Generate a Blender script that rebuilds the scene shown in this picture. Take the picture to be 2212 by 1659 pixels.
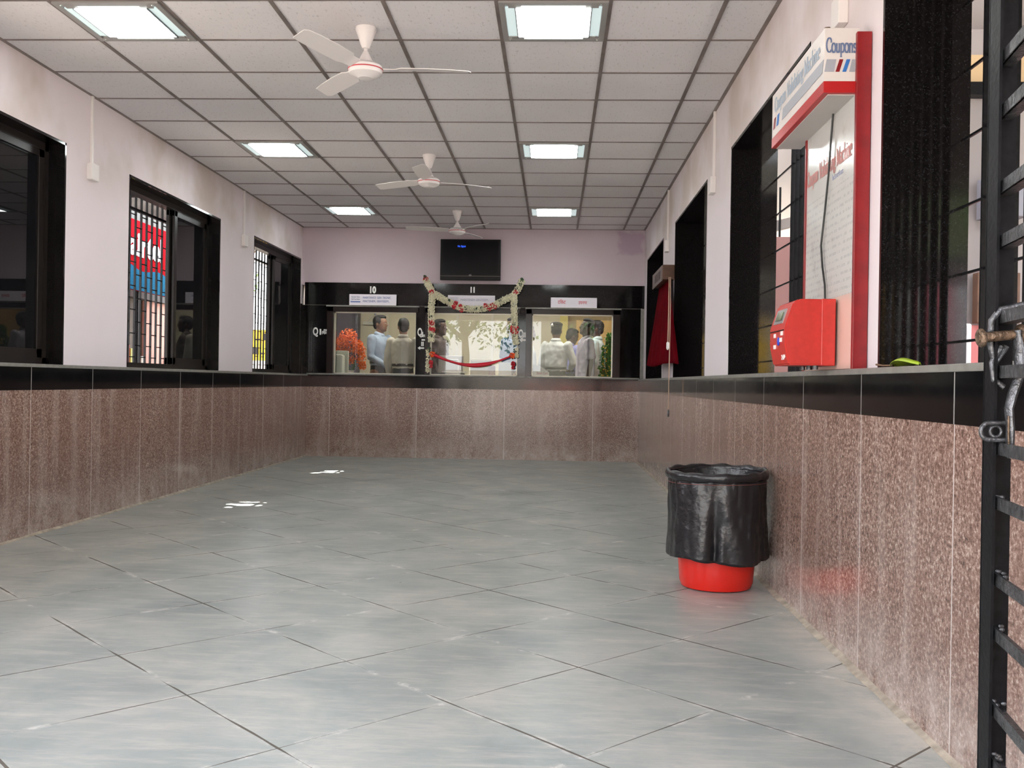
import bpy, bmesh, math, random
from math import pi, sin, cos, radians, sqrt
from mathutils import Vector, Matrix, Euler, noise as mnoise

random.seed(7)
for o in list(bpy.data.objects): bpy.data.objects.remove(o)
SC = bpy.context.scene
COL = SC.collection

# ------------------------------------------------------------------ camera
cam_d = bpy.data.cameras.new('camera'); cam = bpy.data.objects.new('camera', cam_d); COL.objects.link(cam)
cam_d.sensor_width = 36.0; cam_d.lens = 36.0 * 2101.26 / 2212.0
cam_d.clip_start = 0.05; cam_d.clip_end = 300
YAW, PITCH, ROLL = -.0438, -.0015, .016
cam.matrix_world = Matrix.Translation((0, 0, 1.0064)) @ Matrix.Rotation(-YAW, 4, 'Z') @ Matrix.Rotation(PITCH, 4, 'X') \
    @ Matrix.Rotation(pi/2, 4, 'X') @ Matrix.Rotation(ROLL, 4, 'Z')
SC.camera = cam

# ------------------------------------------------------------------ world, sun, exposure
W = bpy.data.worlds.new('world'); SC.world = W; W.use_nodes = True
nt = W.node_tree; nt.nodes.clear()
wo = nt.nodes.new('ShaderNodeOutputWorld'); bg = nt.nodes.new('ShaderNodeBackground')
tc = nt.nodes.new('ShaderNodeTexCoord'); sp = nt.nodes.new('ShaderNodeSeparateXYZ'); rp = nt.nodes.new('ShaderNodeValToRGB')
nt.links.new(tc.outputs['Generated'], sp.inputs[0]); nt.links.new(sp.outputs['Z'], rp.inputs[0])
rp.color_ramp.elements[0].position = 0.0; rp.color_ramp.elements[0].color = (.98, .97, .98, 1)
rp.color_ramp.elements[1].position = 0.7; rp.color_ramp.elements[1].color = (.78, .86, 1, 1)
nt.links.new(rp.outputs[0], bg.inputs[0]); bg.inputs[1].default_value = 5.5
nt.links.new(bg.outputs[0], wo.inputs[0])
sun_d = bpy.data.lights.new('sun', 'SUN'); sun = bpy.data.objects.new('sun', sun_d); COL.objects.link(sun)
sun_d.energy = 46; sun_d.angle = radians(.53); sun_d.color = (1, .96, .9)
SUNDIR = Vector((1.27, -.6, -2.41)).normalized()
sun.rotation_euler = SUNDIR.to_track_quat('-Z', 'Y').to_euler(); sun.location = (-8, 12, 14)
SC.view_settings.view_transform = 'Standard'; SC.view_settings.look = 'None'
SC.view_settings.gamma = 1; SC.view_settings.use_curve_mapping = False
SC.view_settings.exposure = 0.68
SC.cycles.use_denoising = True
SC.cycles.max_bounces = 10; SC.cycles.diffuse_bounces = 6; SC.cycles.glossy_bounces = 4
SC.cycles.transmission_bounces = 6; SC.cycles.transparent_max_bounces = 10
SC.cycles.sample_clamp_indirect = 8
LIGHT_E = 14.0

# ------------------------------------------------------------------ materials
MATS = {}
def principled(name):
    m = bpy.data.materials.new(name); m.use_nodes = True; MATS[name] = m
    return m, m.node_tree, m.node_tree.nodes['Principled BSDF']
def mat(name, col, rough=.6, metal=0, var=0, vscale=8, bump=0, bscale=40, emit=0, spec=.5, coat=0):
    if name in MATS: return MATS[name]
    m, t, b = principled(name)
    b.inputs['Base Color'].default_value = (*col, 1); b.inputs['Roughness'].default_value = rough
    b.inputs['Metallic'].default_value = metal; b.inputs['Specular IOR Level'].default_value = spec
    b.inputs['Coat Weight'].default_value = coat
    if emit:
        b.inputs['Emission Color'].default_value = (*col, 1); b.inputs['Emission Strength'].default_value = emit
    if var or bump:
        co = t.nodes.new('ShaderNodeTexCoord')
    if var:
        n = t.nodes.new('ShaderNodeTexNoise'); n.inputs['Scale'].default_value = vscale; n.inputs['Detail'].default_value = 5
        t.links.new(co.outputs['Object'], n.inputs['Vector'])
        r = t.nodes.new('ShaderNodeValToRGB'); r.color_ramp.elements[0].position = .3; r.color_ramp.elements[1].position = .7
        r.color_ramp.elements[0].color = (*[c*(1-var) for c in col], 1); r.color_ramp.elements[1].color = (*[min(1, c*(1+var)) for c in col], 1)
        t.links.new(n.outputs[0], r.inputs[0]); t.links.new(r.outputs[0], b.inputs['Base Color'])
    if bump:
        n = t.nodes.new('ShaderNodeTexNoise'); n.inputs['Scale'].default_value = bscale; n.inputs['Detail'].default_value = 3
        t.links.new(co.outputs['Object'], n.inputs['Vector'])
        bp = t.nodes.new('ShaderNodeBump'); bp.inputs['Strength'].default_value = bump; bp.inputs['Distance'].default_value = .01
        t.links.new(n.outputs[0], bp.inputs['Height']); t.links.new(bp.outputs[0], b.inputs['Normal'])
    return m

class NB:
    """tiny node helper"""
    def __init__(s, t): s.t = t
    def node(s, typ, **kw):
        n = s.t.nodes.new(typ)
        for k, v in kw.items(): setattr(n, k, v)
        return n
    def val(s, sock, v):
        if hasattr(v, 'is_output') or hasattr(v, 'links'): s.t.links.new(v, sock)
        else: sock.default_value = v
    def math(s, op, a, b=0, c=0, clamp=False):
        n = s.node('ShaderNodeMath', operation=op, use_clamp=clamp); s.val(n.inputs[0], a); s.val(n.inputs[1], b); s.val(n.inputs[2], c); return n.outputs[0]
    def mix(s, f, a, b):
        n = s.node('ShaderNodeMix', data_type='RGBA'); s.val(n.inputs[0], f)
        s.val(n.inputs[6], a if not isinstance(a, tuple) else (*a, 1)); s.val(n.inputs[7], b if not isinstance(b, tuple) else (*b, 1)); return n.outputs[2]
    def noise(s, vec, scale, detail=4, rough=.5, dist=0):
        n = s.node('ShaderNodeTexNoise'); s.t.links.new(vec, n.inputs['Vector']); n.inputs['Scale'].default_value = scale
        n.inputs['Detail'].default_value = detail; n.inputs['Roughness'].default_value = rough; n.inputs['Distortion'].default_value = dist; return n.outputs[0]
    def ramp(s, f, stops):
        n = s.node('ShaderNodeValToRGB'); s.t.links.new(f, n.inputs[0]); e = n.color_ramp.elements
        while len(e) < len(stops): e.new(.5)
        for q, (p, c) in zip(e, stops):
            q.position = p; q.color = (*c, 1) if isinstance(c, tuple) else (c, c, c, 1)
        return n.outputs[0]
    def voro(s, vec, scale, feature='F1'):
        n = s.node('ShaderNodeTexVoronoi', feature=feature); s.t.links.new(vec, n.inputs['Vector']); n.inputs['Scale'].default_value = scale; return n

def world_pos(t):
    g = t.nodes.new('ShaderNodeNewGeometry'); return g.outputs['Position']

def make_floor_mat():
    m, t, b = principled('kota_stone_floor'); B = NB(t); P = world_pos(t)
    sep = B.node('ShaderNodeSeparateXYZ'); t.links.new(P, sep.inputs[0]); x, y = sep.outputs[0], sep.outputs[1]
    # slightly wavy joints
    wob = B.math('MULTIPLY', B.math('SUBTRACT', B.noise(P, 3, 2), .5), .012)
    u = B.math('DIVIDE', B.math('ADD', B.math('SUBTRACT', B.math('ADD', x, y), 2.72), wob), .838)
    v = B.math('DIVIDE', B.math('ADD', B.math('SUBTRACT', B.math('SUBTRACT', y, x), 5.0), wob), .822)
    du = B.math('PINGPONG', u, .5); dv = B.math('PINGPONG', v, .5)
    n1 = B.noise(P, 1.4, 3); n1b = B.noise(P, 6, 3)
    wu = B.math('MULTIPLY', B.ramp(n1, [(.44, 0.0), (.54, 1.0)]), .0075)
    lu = B.math('LESS_THAN', du, wu)
    n2c = B.node('ShaderNodeVectorMath', operation='ADD'); t.links.new(P, n2c.inputs[0]); n2c.inputs[1].default_value = (9.1, 3.3, 0)
    n2 = B.noise(n2c.outputs[0], 1.3, 3)
    wv = B.math('MULTIPLY', B.ramp(n2, [(.43, 0.0), (.54, 1.0)]), .0064)
    lv = B.math('LESS_THAN', dv, wv)
    line = B.math('MAXIMUM', lu, lv)
    nearl = B.math('MULTIPLY', B.math('SUBTRACT', 1, B.math('MULTIPLY', B.math('MINIMUM', du, dv), 28), clamp=True), B.ramp(B.noise(P, 9, 5, .7), [(.5, 0.0), (.62, 1.0)]))
    # per-tile tone
    cu = B.math('FLOOR', B.math('ADD', u, .5)); cv = B.math('FLOOR', B.math('ADD', v, .5))
    fu = B.math('FLOOR', u); fv = B.math('FLOOR', v)
    cmb = B.node('ShaderNodeCombineXYZ'); t.links.new(fu, cmb.inputs[0]); t.links.new(fv, cmb.inputs[1])
    wn = B.node('ShaderNodeTexWhiteNoise'); t.links.new(cmb.outputs[0], wn.inputs['Vector'])
    big = B.noise(P, 2.2, 6, .6, .4)
    base = B.ramp(big, [(.30, (.245, .275, .265)), (.5, (.35, .375, .35)), (.70, (.49, .48, .44))])
    base = B.mix(B.math('MULTIPLY', wn.outputs['Value'], .25), base, (.28, .32, .32))
    mp = B.node('ShaderNodeMapping'); mp.inputs['Rotation'].default_value = (0, 0, radians(38)); mp.inputs['Scale'].default_value = (1, 6, 1); t.links.new(P, mp.inputs[0])
    streak = B.ramp(B.noise(mp.outputs[0], 3.2, 7, .7), [(.48, 0.0), (.70, .55)])
    base = B.mix(streak, base, (.60, .56, .50))
    sm = B.ramp(B.noise(mp.outputs[0], 14, 6, .75), [(.36, .55), (.50, 0.0)])
    base = B.mix(sm, base, (.30, .33, .36))
    base = B.mix(B.math('MULTIPLY', nearl, .7), base, (.80, .77, .72))
    # dusty plaster margin along the granite on the right
    edge = B.math('SUBTRACT', 1.0, B.math('MULTIPLY', B.math('SUBTRACT', 1.09, x), 5.0), clamp=True)
    dust = B.math('MULTIPLY', edge, B.ramp(B.noise(P, 5, 5, .7), [(.38, 0.0), (.55, 1.0)]))
    base = B.mix(B.math('MULTIPLY', dust, .6), base, (.70, .64, .56))
    # droppings / dark spots
    vo = B.voro(P, 2.6); spots = B.math('LESS_THAN', vo.outputs['Distance'], B.math('MULTIPLY', B.math('GREATER_THAN', B.noise(P, 1.7, 1), .56), .028))
    base = B.mix(B.math('MULTIPLY', spots, .7), base, (.16, .15, .13))
    base = B.mix(B.math('MULTIPLY', line, .9), base, (.075, .055, .038))
    t.links.new(base, b.inputs['Base Color'])
    ro = B.ramp(B.noise(P, 3.5, 6, .7), [(.3, .285), (.7, .40)]); ro = B.math('ADD', ro, B.math('MULTIPLY', line, .4), clamp=True)
    t.links.new(ro, b.inputs['Roughness'])
    bp = B.node('ShaderNodeBump'); bp.inputs['Strength'].default_value = .25; bp.inputs['Distance'].default_value = .004
    hh = B.math('MULTIPLY', B.noise(P, 7, 4), .6); t.links.new(hh, bp.inputs['Height']); t.links.new(bp.outputs[0], b.inputs['Normal'])
    b.inputs['Specular IOR Level'].default_value = .5
    return m

def make_granite():
    m, t, b = principled('pink_granite'); B = NB(t); P = world_pos(t)
    n = B.noise(P, 95, 3, .7)
    base = B.ramp(n, [(.32, (.05, .035, .03)), (.42, (.16, .095, .075)), (.50, (.25, .155, .125)), (.58, (.35, .235, .195)), (.68, (.60, .50, .43))])
    vo = B.voro(P, 120); dark = B.math('LESS_THAN', vo.outputs['Distance'], .16)
    base = B.mix(B.math('MULTIPLY', dark, .6), base, (.05, .045, .04))
    big = B.ramp(B.noise(P, 1.6, 4), [(.35, 0.0), (.7, .5)])
    base = B.mix(big, base, (.19, .105, .08))
    sep = B.node('ShaderNodeSeparateXYZ'); t.links.new(P, sep.inputs[0])
    # cement haze rising from the floor and pale streaks
    z = sep.outputs[2]
    low = B.math('SUBTRACT', 1, B.math('MULTIPLY', z, 3.2), clamp=True)
    haze = B.math('MULTIPLY', low, B.ramp(B.noise(P, 6, 6, .75), [(.35, 0.0), (.7, 1.0)]))
    base = B.mix(B.math('MULTIPLY', haze, .7), base, (.62, .55, .50))
    mp = B.node('ShaderNodeMapping'); mp.inputs['Scale'].default_value = (1, 1, .08); t.links.new(P, mp.inputs[0])
    st = B.ramp(B.noise(mp.outputs[0], 9, 4, .6), [(.50, 0.0), (.75, .30)])
    base = B.mix(st, base, (.62, .52, .48))
    # slab joints every 0.8 m along Y, 1.1 m along X on the far dado
    g = B.node('ShaderNodeNewGeometry'); sn = B.node('ShaderNodeSeparateXYZ'); t.links.new(g.outputs['Normal'], sn.inputs[0])
    jy = B.math('LESS_THAN', B.math('PINGPONG', B.math('DIVIDE', B.math('SUBTRACT', sep.outputs[1], 2.70), .805), .5), .0042)
    jy = B.math('MULTIPLY', jy, B.math('GREATER_THAN', B.math('ABSOLUTE', sn.outputs[0]), .5))
    jx = B.math('LESS_THAN', B.math('PINGPONG', B.math('DIVIDE', B.math('ADD', sep.outputs[0], 2.95), 1.15), .5), .003)
    jx = B.math('MULTIPLY', jx, B.math('GREATER_THAN', B.math('ABSOLUTE', sn.outputs[1]), .5))
    base = B.mix(B.math('MULTIPLY', B.math('MAXIMUM', jy, jx), .6), base, (.74, .66, .62))
    t.links.new(base, b.inputs['Base Color']); b.inputs['Roughness'].default_value = .16
    t.links.new(B.math('ADD', .16, B.math('MULTIPLY', haze, .09)), b.inputs['Roughness'])
    return m

def make_black_granite(name='black_granite', joints=True, rough=.07, base=(.004, .004, .0045)):
    m, t, b = principled(name); B = NB(t); P = world_pos(t)
    c = B.ramp(B.noise(P, 160, 2, .7), [(.55, base), (.80, (.022, .022, .025))])
    if joints:
        sep = B.node('ShaderNodeSeparateXYZ'); t.links.new(P, sep.inputs[0])
        g = B.node('ShaderNodeNewGeometry'); sn = B.node('ShaderNodeSeparateXYZ'); t.links.new(g.outputs['Normal'], sn.inputs[0])
        jy = B.math('LESS_THAN', B.math('PINGPONG', B.math('DIVIDE', B.math('SUBTRACT', sep.outputs[1], 2.70), .805), .5), .0045)
        jy = B.math('MULTIPLY', jy, B.math('GREATER_THAN', B.math('ABSOLUTE', sn.outputs[0]), .5))
        c = B.mix(B.math('MULTIPLY', jy, .7), c, (.42, .40, .38))
    t.links.new(c, b.inputs['Base Color'])
    t.links.new(B.ramp(B.noise(P, 5, 4, .7), [(.4, rough), (.75, rough+.06)]), b.inputs['Roughness'])
    b.inputs['Specular IOR Level'].default_value = .30
    return m

def make_plaster(name, col, soot=.5):
    m, t, b = principled(name); B = NB(t); P = world_pos(t)
    c = B.ramp(B.noise(P, 1.3, 5, .6), [(.3, tuple(k*.95 for k in col)), (.7, col)])
    sep = B.node('ShaderNodeSeparateXYZ'); t.links.new(P, sep.inputs[0]); z = sep.outputs[2]
    hi = B.math('MULTIPLY', B.math('MULTIPLY', B.math('SUBTRACT', z, 2.25), 2.2, clamp=True), B.ramp(B.noise(P, 1.15, 4, .55), [(.43, 0.0), (.60, 1.0)]))
    c = B.mix(B.math('MULTIPLY', hi, soot), c, (.46, .38, .31))
    if 'far' in name:   # damp lilac patch in the upper corner
        px = B.math('ABSOLUTE', B.math('SUBTRACT', sep.outputs[0], .965)); pz = B.math('ABSOLUTE', B.math('SUBTRACT', z, 2.84))
        dd = B.math('ADD', B.math('MAXIMUM', B.math('DIVIDE', px, .19), B.math('DIVIDE', pz, .16)), B.math('MULTIPLY', B.math('SUBTRACT', B.noise(P, 9, 4), .5), 1.2))
        c = B.mix(B.ramp(dd, [(.7, .55), (1.0, 0.0)]), c, (.36, .24, .36))
    t.links.new(c, b.inputs['Base Color']); b.inputs['Roughness'].default_value = .7
    bp = B.node('ShaderNodeBump'); bp.inputs['Strength'].default_value = .12; bp.inputs['Distance'].default_value = .004
    t.links.new(B.noise(P, 28, 4), bp.inputs['Height']); t.links.new(bp.outputs[0], b.inputs['Normal'])
    return m

def make_ceiling():
    m, t, b = principled('mineral_tile'); B = NB(t); P = world_pos(t)
    mp = B.node('ShaderNodeMapping'); mp.inputs['Scale'].default_value = (1, .35, 1); t.links.new(P, mp.inputs[0])
    fis = B.ramp(B.noise(mp.outputs[0], 75, 3, .7), [(.30, .5), (.42, 0.0)])
    c = B.mix(fis, B.ramp(B.noise(P, 1.1, 3), [(.3, (.67, .645, .66)), (.7, (.73, .705, .72))]), (.30, .27, .27))
    t.links.new(c, b.inputs['Base Color']); b.inputs['Roughness'].default_value = .85
    return m

def make_glass(name, tint=(.95, .975, .965), opac=0.0, dark=(.01, .01, .012), rough=0.0):
    """thin architectural pane: fresnel mirror over a see-through body, partly filled by a dark film when opac > 0"""
    m = bpy.data.materials.new(name); m.use_nodes = True; MATS[name] = m; t = m.node_tree; t.nodes.clear(); B = NB(t)
    out = B.node('ShaderNodeOutputMaterial'); tr = B.node('ShaderNodeBsdfTransparent'); tr.inputs[0].default_value = (*tint, 1)
    gl = B.node('ShaderNodeBsdfGlossy'); gl.inputs['Roughness'].default_value = rough
    df = B.node('ShaderNodeBsdfDiffuse'); df.inputs[0].default_value = (*dark, 1)
    fr = B.node('ShaderNodeFresnel'); fr.inputs[0].default_value = 1.47
    m1 = B.node('ShaderNodeMixShader'); m1.inputs[0].default_value = opac; t.links.new(tr.outputs[0], m1.inputs[1]); t.links.new(df.outputs[0], m1.inputs[2])
    m2 = B.node('ShaderNodeMixShader'); t.links.new(fr.outputs[0], m2.inputs[0]); t.links.new(m1.outputs[0], m2.inputs[1]); t.links.new(gl.outputs[0], m2.inputs[2])
    t.links.new(m2.outputs[0], out.inputs[0]); return m

FLOOR = make_floor_mat(); GRAN = make_granite(); BLK = make_black_granite(); BLKP = make_black_granite('black_granite_panel', False, .06, (.005, .004, .004))
BROWNG = make_black_granite('brown_granite_surround', False, .14, (.016, .009, .008))
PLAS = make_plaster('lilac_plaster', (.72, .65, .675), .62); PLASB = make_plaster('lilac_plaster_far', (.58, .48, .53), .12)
CEIL = make_ceiling(); GLASS = make_glass('clear_glass', opac=.02, dark=(.3, .3, .28)); DGLASS = make_glass('tinted_glass', (.25, .27, .27), .6)
TBAR = mat('ceiling_bar', (.20, .165, .155), .5, .2, var=.25, vscale=5)
SILL = mat('grey_sill_stone', (.20, .195, .175), .35, var=.18, vscale=20)
ALU = mat('dark_brown_aluminium', (.013, .010, .009), .30, 0, spec=.22)
IRON = mat('black_painted_iron', (.006, .006, .007), .38, 0, var=.4, vscale=60, bump=.08, bscale=90, spec=.14)
RUST = mat('worn_rusty_iron', (.13, .085, .055), .45, .6, var=.5, vscale=70, bump=.5, bscale=120)
STEELD = mat('scuffed_dark_steel', (.10, .10, .105), .35, .7, var=.5, vscale=60, bump=.4, bscale=100)
WHITE = mat('white_enamel', (.78, .74, .73), .3); WPLAS = mat('white_plastic', (.72, .68, .66), .4)
RED = mat('red_paint', (.22, .006, .009), .35, var=.15, vscale=15)
MRED = mat('machine_red', (.50, .026, .018), .38, var=.10, vscale=40)
BRED = mat('bucket_red_plastic', (.66, .018, .010), .25)

# ------------------------------------------------------------------ mesh builder
class MB:
    def __init__(s): s.bm = bmesh.new()
    def box(s, x0, x1, y0, y1, z0, z1, bev=0, M=None):
        r = bmesh.ops.create_cube(s.bm, size=1)
        vs = r['verts']
        for v in vs:
            v.co = Vector(((x0+x1)/2+v.co.x*(x1-x0), (y0+y1)/2+v.co.y*(y1-y0), (z0+z1)/2+v.co.z*(z1-z0)))
        if bev:
            es = list({e for v in vs for e in v.link_edges})
            rr = bmesh.ops.bevel(s.bm, geom=es, offset=bev, segments=2, affect='EDGES', profile=.6)
            vs = list({v for f in rr['faces'] for v in f.verts} | {v for v in vs if v.is_valid})
        if M is not None:
            for v in vs: v.co = M @ v.co
        return s
    def ring_skin(s, rings, cap=True, closed=False):
        n = len(rings[0]); R = [[s.bm.verts.new(p) for p in r] for r in rings]
        for a, b in zip(R, R[1:]+([R[0]] if closed else [])):
            for i in range(n):
                try: s.bm.faces.new((a[i], a[(i+1) % n], b[(i+1) % n], b[i]))
                except ValueError: pass
        if cap and not closed:
            s.bm.faces.new(R[0][::-1]); s.bm.faces.new(R[-1])
        return R
    def tube(s, pts, rad, seg=10, cap=True, closed=False, flat=1.0):
        pts = [Vector(p) for p in pts]; n = len(pts)
        if not hasattr(rad, '__len__'): rad = [rad]*n
        up = None; rings = []
        for i, p in enumerate(pts):
            if closed: d = (pts[(i+1) % n]-pts[i-1]).normalized()
            else: d = (pts[min(i+1, n-1)]-pts[max(i-1, 0)]).normalized()
            if up is None:
                up = Vector((0, 0, 1)) if abs(d.z) < .9 else Vector((1, 0, 0))
            a = d.cross(up).normalized(); up = a.cross(d).normalized(); 
            rings.append([p+a*cos(2*pi*k/seg)*rad[i]+up*sin(2*pi*k/seg)*rad[i]*flat for k in range(seg)])
        s.ring_skin(rings, cap, closed); return s
    def limb(s, pts, rad, seg=14):
        """tube with rounded ends"""
        pts = [Vector(p) for p in pts]; rad = list(rad); P, R = [], []
        d0 = (pts[0]-pts[1]).normalized(); d1 = (pts[-1]-pts[-2]).normalized()
        for a in (80, 50, 22): P.append(pts[0]+d0*rad[0]*sin(radians(a))); R.append(rad[0]*cos(radians(a)))
        P += pts; R += rad
        for a in (22, 50, 80): P.append(pts[-1]+d1*rad[-1]*sin(radians(a))); R.append(rad[-1]*cos(radians(a)))
        return s.tube(P, R, seg)
    def stack(s, rings, seg=20, M=None):
        """rings: (x,y,z,rx,ry)"""
        L = []
        for (x, y, z, rx, ry) in rings:
            L.append([Vector((x+rx*cos(2*pi*k/seg), y+ry*sin(2*pi*k/seg), z)) for k in range(seg)])
        if M is not None: L = [[M @ p for p in r] for r in L]
        s.ring_skin(L); return s
    def ell(s, c, r, M=None, seg=14, rings=8):
        c = Vector(c); L = []
        for j in range(1, rings):
            th = pi*j/rings
            L.append([Vector((c.x+r[0]*sin(th)*cos(2*pi*k/seg), c.y+r[1]*sin(th)*sin(2*pi*k/seg), c.z-r[2]*cos(th))) for k in range(seg)])
        if M is not None: L = [[M @ p for p in q] for q in L]
        s.ring_skin(L); return s
    def lathe(s, prof, c=(0, 0, 0), seg=40, cap=True):
        L = [[Vector((c[0]+r*cos(2*pi*k/seg), c[1]+r*sin(2*pi*k/seg), c[2]+z)) for k in range(seg)] for r, z in prof]
        s.ring_skin(L, cap); return s
    def prism(s, pts, d):
        """closed polygon pts (Vectors) extruded by vector d"""
        d = Vector(d); a = [s.bm.verts.new(Vector(p)) for p in pts]; b = [s.bm.verts.new(Vector(p)+d) for p in pts]; n = len(a)
        s.bm.faces.new(a[::-1]); s.bm.faces.new(b)
        for i in range(n): s.bm.faces.new((a[i], a[(i+1) % n], b[(i+1) % n], b[i]))
        return s
    def quad(s, *pts): s.bm.faces.new([s.bm.verts.new(Vector(p)) for p in pts]); return s
    def build(s, name, m, parent=None, smooth=False, recalc=True, loc=None):
        if recalc: bmesh.ops.recalc_face_normals(s.bm, faces=s.bm.faces)
        me = bpy.data.meshes.new(name); s.bm.to_mesh(me); s.bm.free()
        if smooth:
            me.shade_smooth() if smooth == 'all' else me.shade_auto_smooth(angle=radians(40)) if hasattr(me, 'shade_auto_smooth') else me.shade_smooth()
            if smooth != 'all':
                bm = bmesh.new(); bm.from_mesh(me)
                for f in bm.faces: f.smooth = True
                for e in bm.edges:
                    if len(e.link_faces) == 2 and e.calc_face_angle(0) > radians(38): e.smooth = False
                bm.to_mesh(me); bm.free()
        o = bpy.data.objects.new(name, me); me.materials.append(m); COL.objects.link(o)
        if parent is not None:
            o.parent = parent; o.matrix_parent_inverse = Matrix.Translation(-Vector(parent.location)) if parent.type == 'EMPTY' and not parent.get('rot') else Matrix()
        elif loc is not None: o.location = loc
        return o

def tag(o, label=None, cat=None, group=None, kind=None):
    if label: o['label'] = label
    if cat: o['category'] = cat
    if group: o['group'] = group
    if kind: o['kind'] = kind
    return o
def thing(name, label, cat, loc=(0, 0, 0), group=None):
    """Empty at the thing's base; its parts are modelled in world coordinates around it"""
    o = bpy.data.objects.new(name, None); o.empty_display_size = .1; COL.objects.link(o); o.location = loc
    return tag(o, label, cat, group)
def local_thing(name, label, cat, loc, rz=0, group=None, sc=1.0):
    """Empty whose parts are modelled in its own local coordinates"""
    o = bpy.data.objects.new(name, None); o.empty_display_size = .1; COL.objects.link(o); o.location = loc; o.rotation_euler = (0, 0, rz); o.scale = (sc,)*3
    o['rot'] = 1; tag(o, label, cat, group); return o
def copy_tree(o, parent=None):
    c = o.copy(); COL.objects.link(c)
    if parent is not None: c.parent = parent
    for ch in list(o.children): copy_tree(ch, c)
    return c
def struct(name, mb, m, parent=None, smooth=False):
    o = mb.build(name, m, parent, smooth)
    if parent is None: o['kind'] = 'structure'
    return o

FACE = {'-Y': Matrix(((1, 0, 0), (0, 0, -1), (0, 1, 0))).to_4x4(),      # text x->X, y->Z, normal -Y
        '+X': Matrix(((0, 0, 1), (1, 0, 0), (0, 1, 0))).to_4x4(),       # text x->+Y, y->Z, normal +X
        '-X': Matrix(((0, 0, -1), (-1, 0, 0), (0, 1, 0))).to_4x4()}     # text x->-Y, y->Z, normal -X
def text(name, body, size, m, parent, pos, face='-Y', sx=1.0, align='CENTER', depth=.0015, bold=0.0, label=None):
    cu = bpy.data.curves.new('tmp', 'FONT'); cu.body = body; cu.size = size; cu.align_x = align; cu.align_y = 'CENTER'; cu.extrude = depth; cu.offset = bold
    cu.resolution_u = 4
    o = bpy.data.objects.new('tmp', cu); COL.objects.link(o); dg = bpy.context.evaluated_depsgraph_get(); dg.update()
    me = bpy.data.meshes.new_from_object(o.evaluated_get(dg)); bpy.data.objects.remove(o)
    me.transform(Matrix.Translation(pos) @ FACE[face] @ Matrix.Diagonal((sx, 1, 1, 1)))
    me.materials.clear(); me.materials.append(m); me.name = name
    ob = bpy.data.objects.new(name, me); COL.objects.link(ob)
    if parent is not None:
        ob.parent = parent; ob.matrix_parent_inverse = Matrix.Translation(-Vector(parent.location)) if parent.type == 'EMPTY' and not parent.get('rot') else Matrix()
    if label: ob['label'] = label
    return ob

# ================================================================== ROOM SHELL
XL, XR, YB, ZC = -3.347, 1.145, 12.69, 3.0125
XLo, XRo = -3.66, 1.44           # outer wall faces
XLd, XRd, YBd = -3.257, 1.09, 12.66  # faces of the granite dado
ZS, ZG, ZW = 1.0765, .912, 2.588  # sill top, top of pink granite, head of the openings
YE = .45                          # entrance plane
LOP = [(1.35, 3.42), (4.42, 6.487), (7.468, 9.55), (10.63, 12.62)]
ROP = [(1.45, 3.508), (4.50, 6.50), (7.51, 9.50), (10.51, 12.34)]

struct('floor', MB().box(XLo, XRo, -.6, 18.5, -.12, 0), FLOOR)
mb = MB(); mb.box(XLo, XRo, YE-.1, YB+.2, ZC, ZC+.06)
struct('ceiling', mb, CEIL)
# ceiling bars: main runners thicker, cross bars thin
mb = MB(); xs = [-2.7385+.6*i for i in range(7)]
for x in xs: mb.box(x-.0115, x+.0115, YE, YB, ZC-.006, ZC+.001)
mb.box(XL, XL+.02, YE, YB, ZC-.006, ZC); mb.box(XR-.022, XR, YE, YB, ZC-.006, ZC); mb.box(XL, XR, YB-.018, YB, ZC-.006, ZC)
ys = [YB-.4-.6*k for k in range(21)]
for y in ys:
    if y > YE: mb.box(XL, XR, y-.008, y+.008, ZC-.0045, ZC+.001)
struct('trim_1', mb, TBAR)

def side_wall(name, xi, xo, ops, m):
    mb = MB(); a, b = min(xi, xo), max(xi, xo); prev = YE
    for (y0, y1) in ops:
        mb.box(a, b, prev, y0, 1.02, ZC+.05); mb.box(a, b, y0, y1, ZW-.001, ZC+.05); prev = y1
    mb.box(a, b, prev, YB+.3, 1.02, ZC+.05)
    return struct(name, mb, m)
side_wall('wall_left', XL, XLo, LOP, PLAS)
side_wall('wall_right', XR, XRo, ROP, PLAS)
struct('wall_back', MB().box(XLo, XRo, YB, YB+.16, 2.25, ZC+.05), PLASB)
mb = MB(); mb.box(XLo, .05-2.9, YE-.3, YE, 0, ZC+.05) ; mb.box(1.0, XRo+.4, YE-.3, YE, 0, ZC+.05); mb.box(XLo, XRo, YE-.3, YE, 2.6, ZC+.3)
struct('wall_front', mb, PLAS)

# dado: pink granite, black band, stone sill
mb = MB(); mb.box(XLo, XLd, YE, YB, 0, ZG); mb.box(XRd, XRo, YE, YB, 0, ZG); mb.box(XLd, XRd, YBd, YB+.15, 0, ZG); struct('baseboard_granite', mb, GRAN)
mb = MB(); mb.box(XLo, XLd+.002, YE, YB, ZG, ZS-.022); mb.box(XRd-.002, XRo, YE, YB, ZG, ZS-.022); mb.box(XLd, XRd, YBd-.002, YB+.15, ZG, ZS-.005); struct('baseboard_black', mb, BLK)
mb = MB(); mb.box(XLo-.02, XLd+.012, YE, YB, ZS-.022, ZS, .003); mb.box(XRd-.012, XRo+.02, YE, YB, ZS-.022, ZS, .003); struct('trim_2', mb, SILL)
mb = MB(); mb.box(XLd, XRd, YBd-.03, YB+.10, ZS-.006, ZS+.014, .003); struct('trim_3', mb, SILL)
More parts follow.
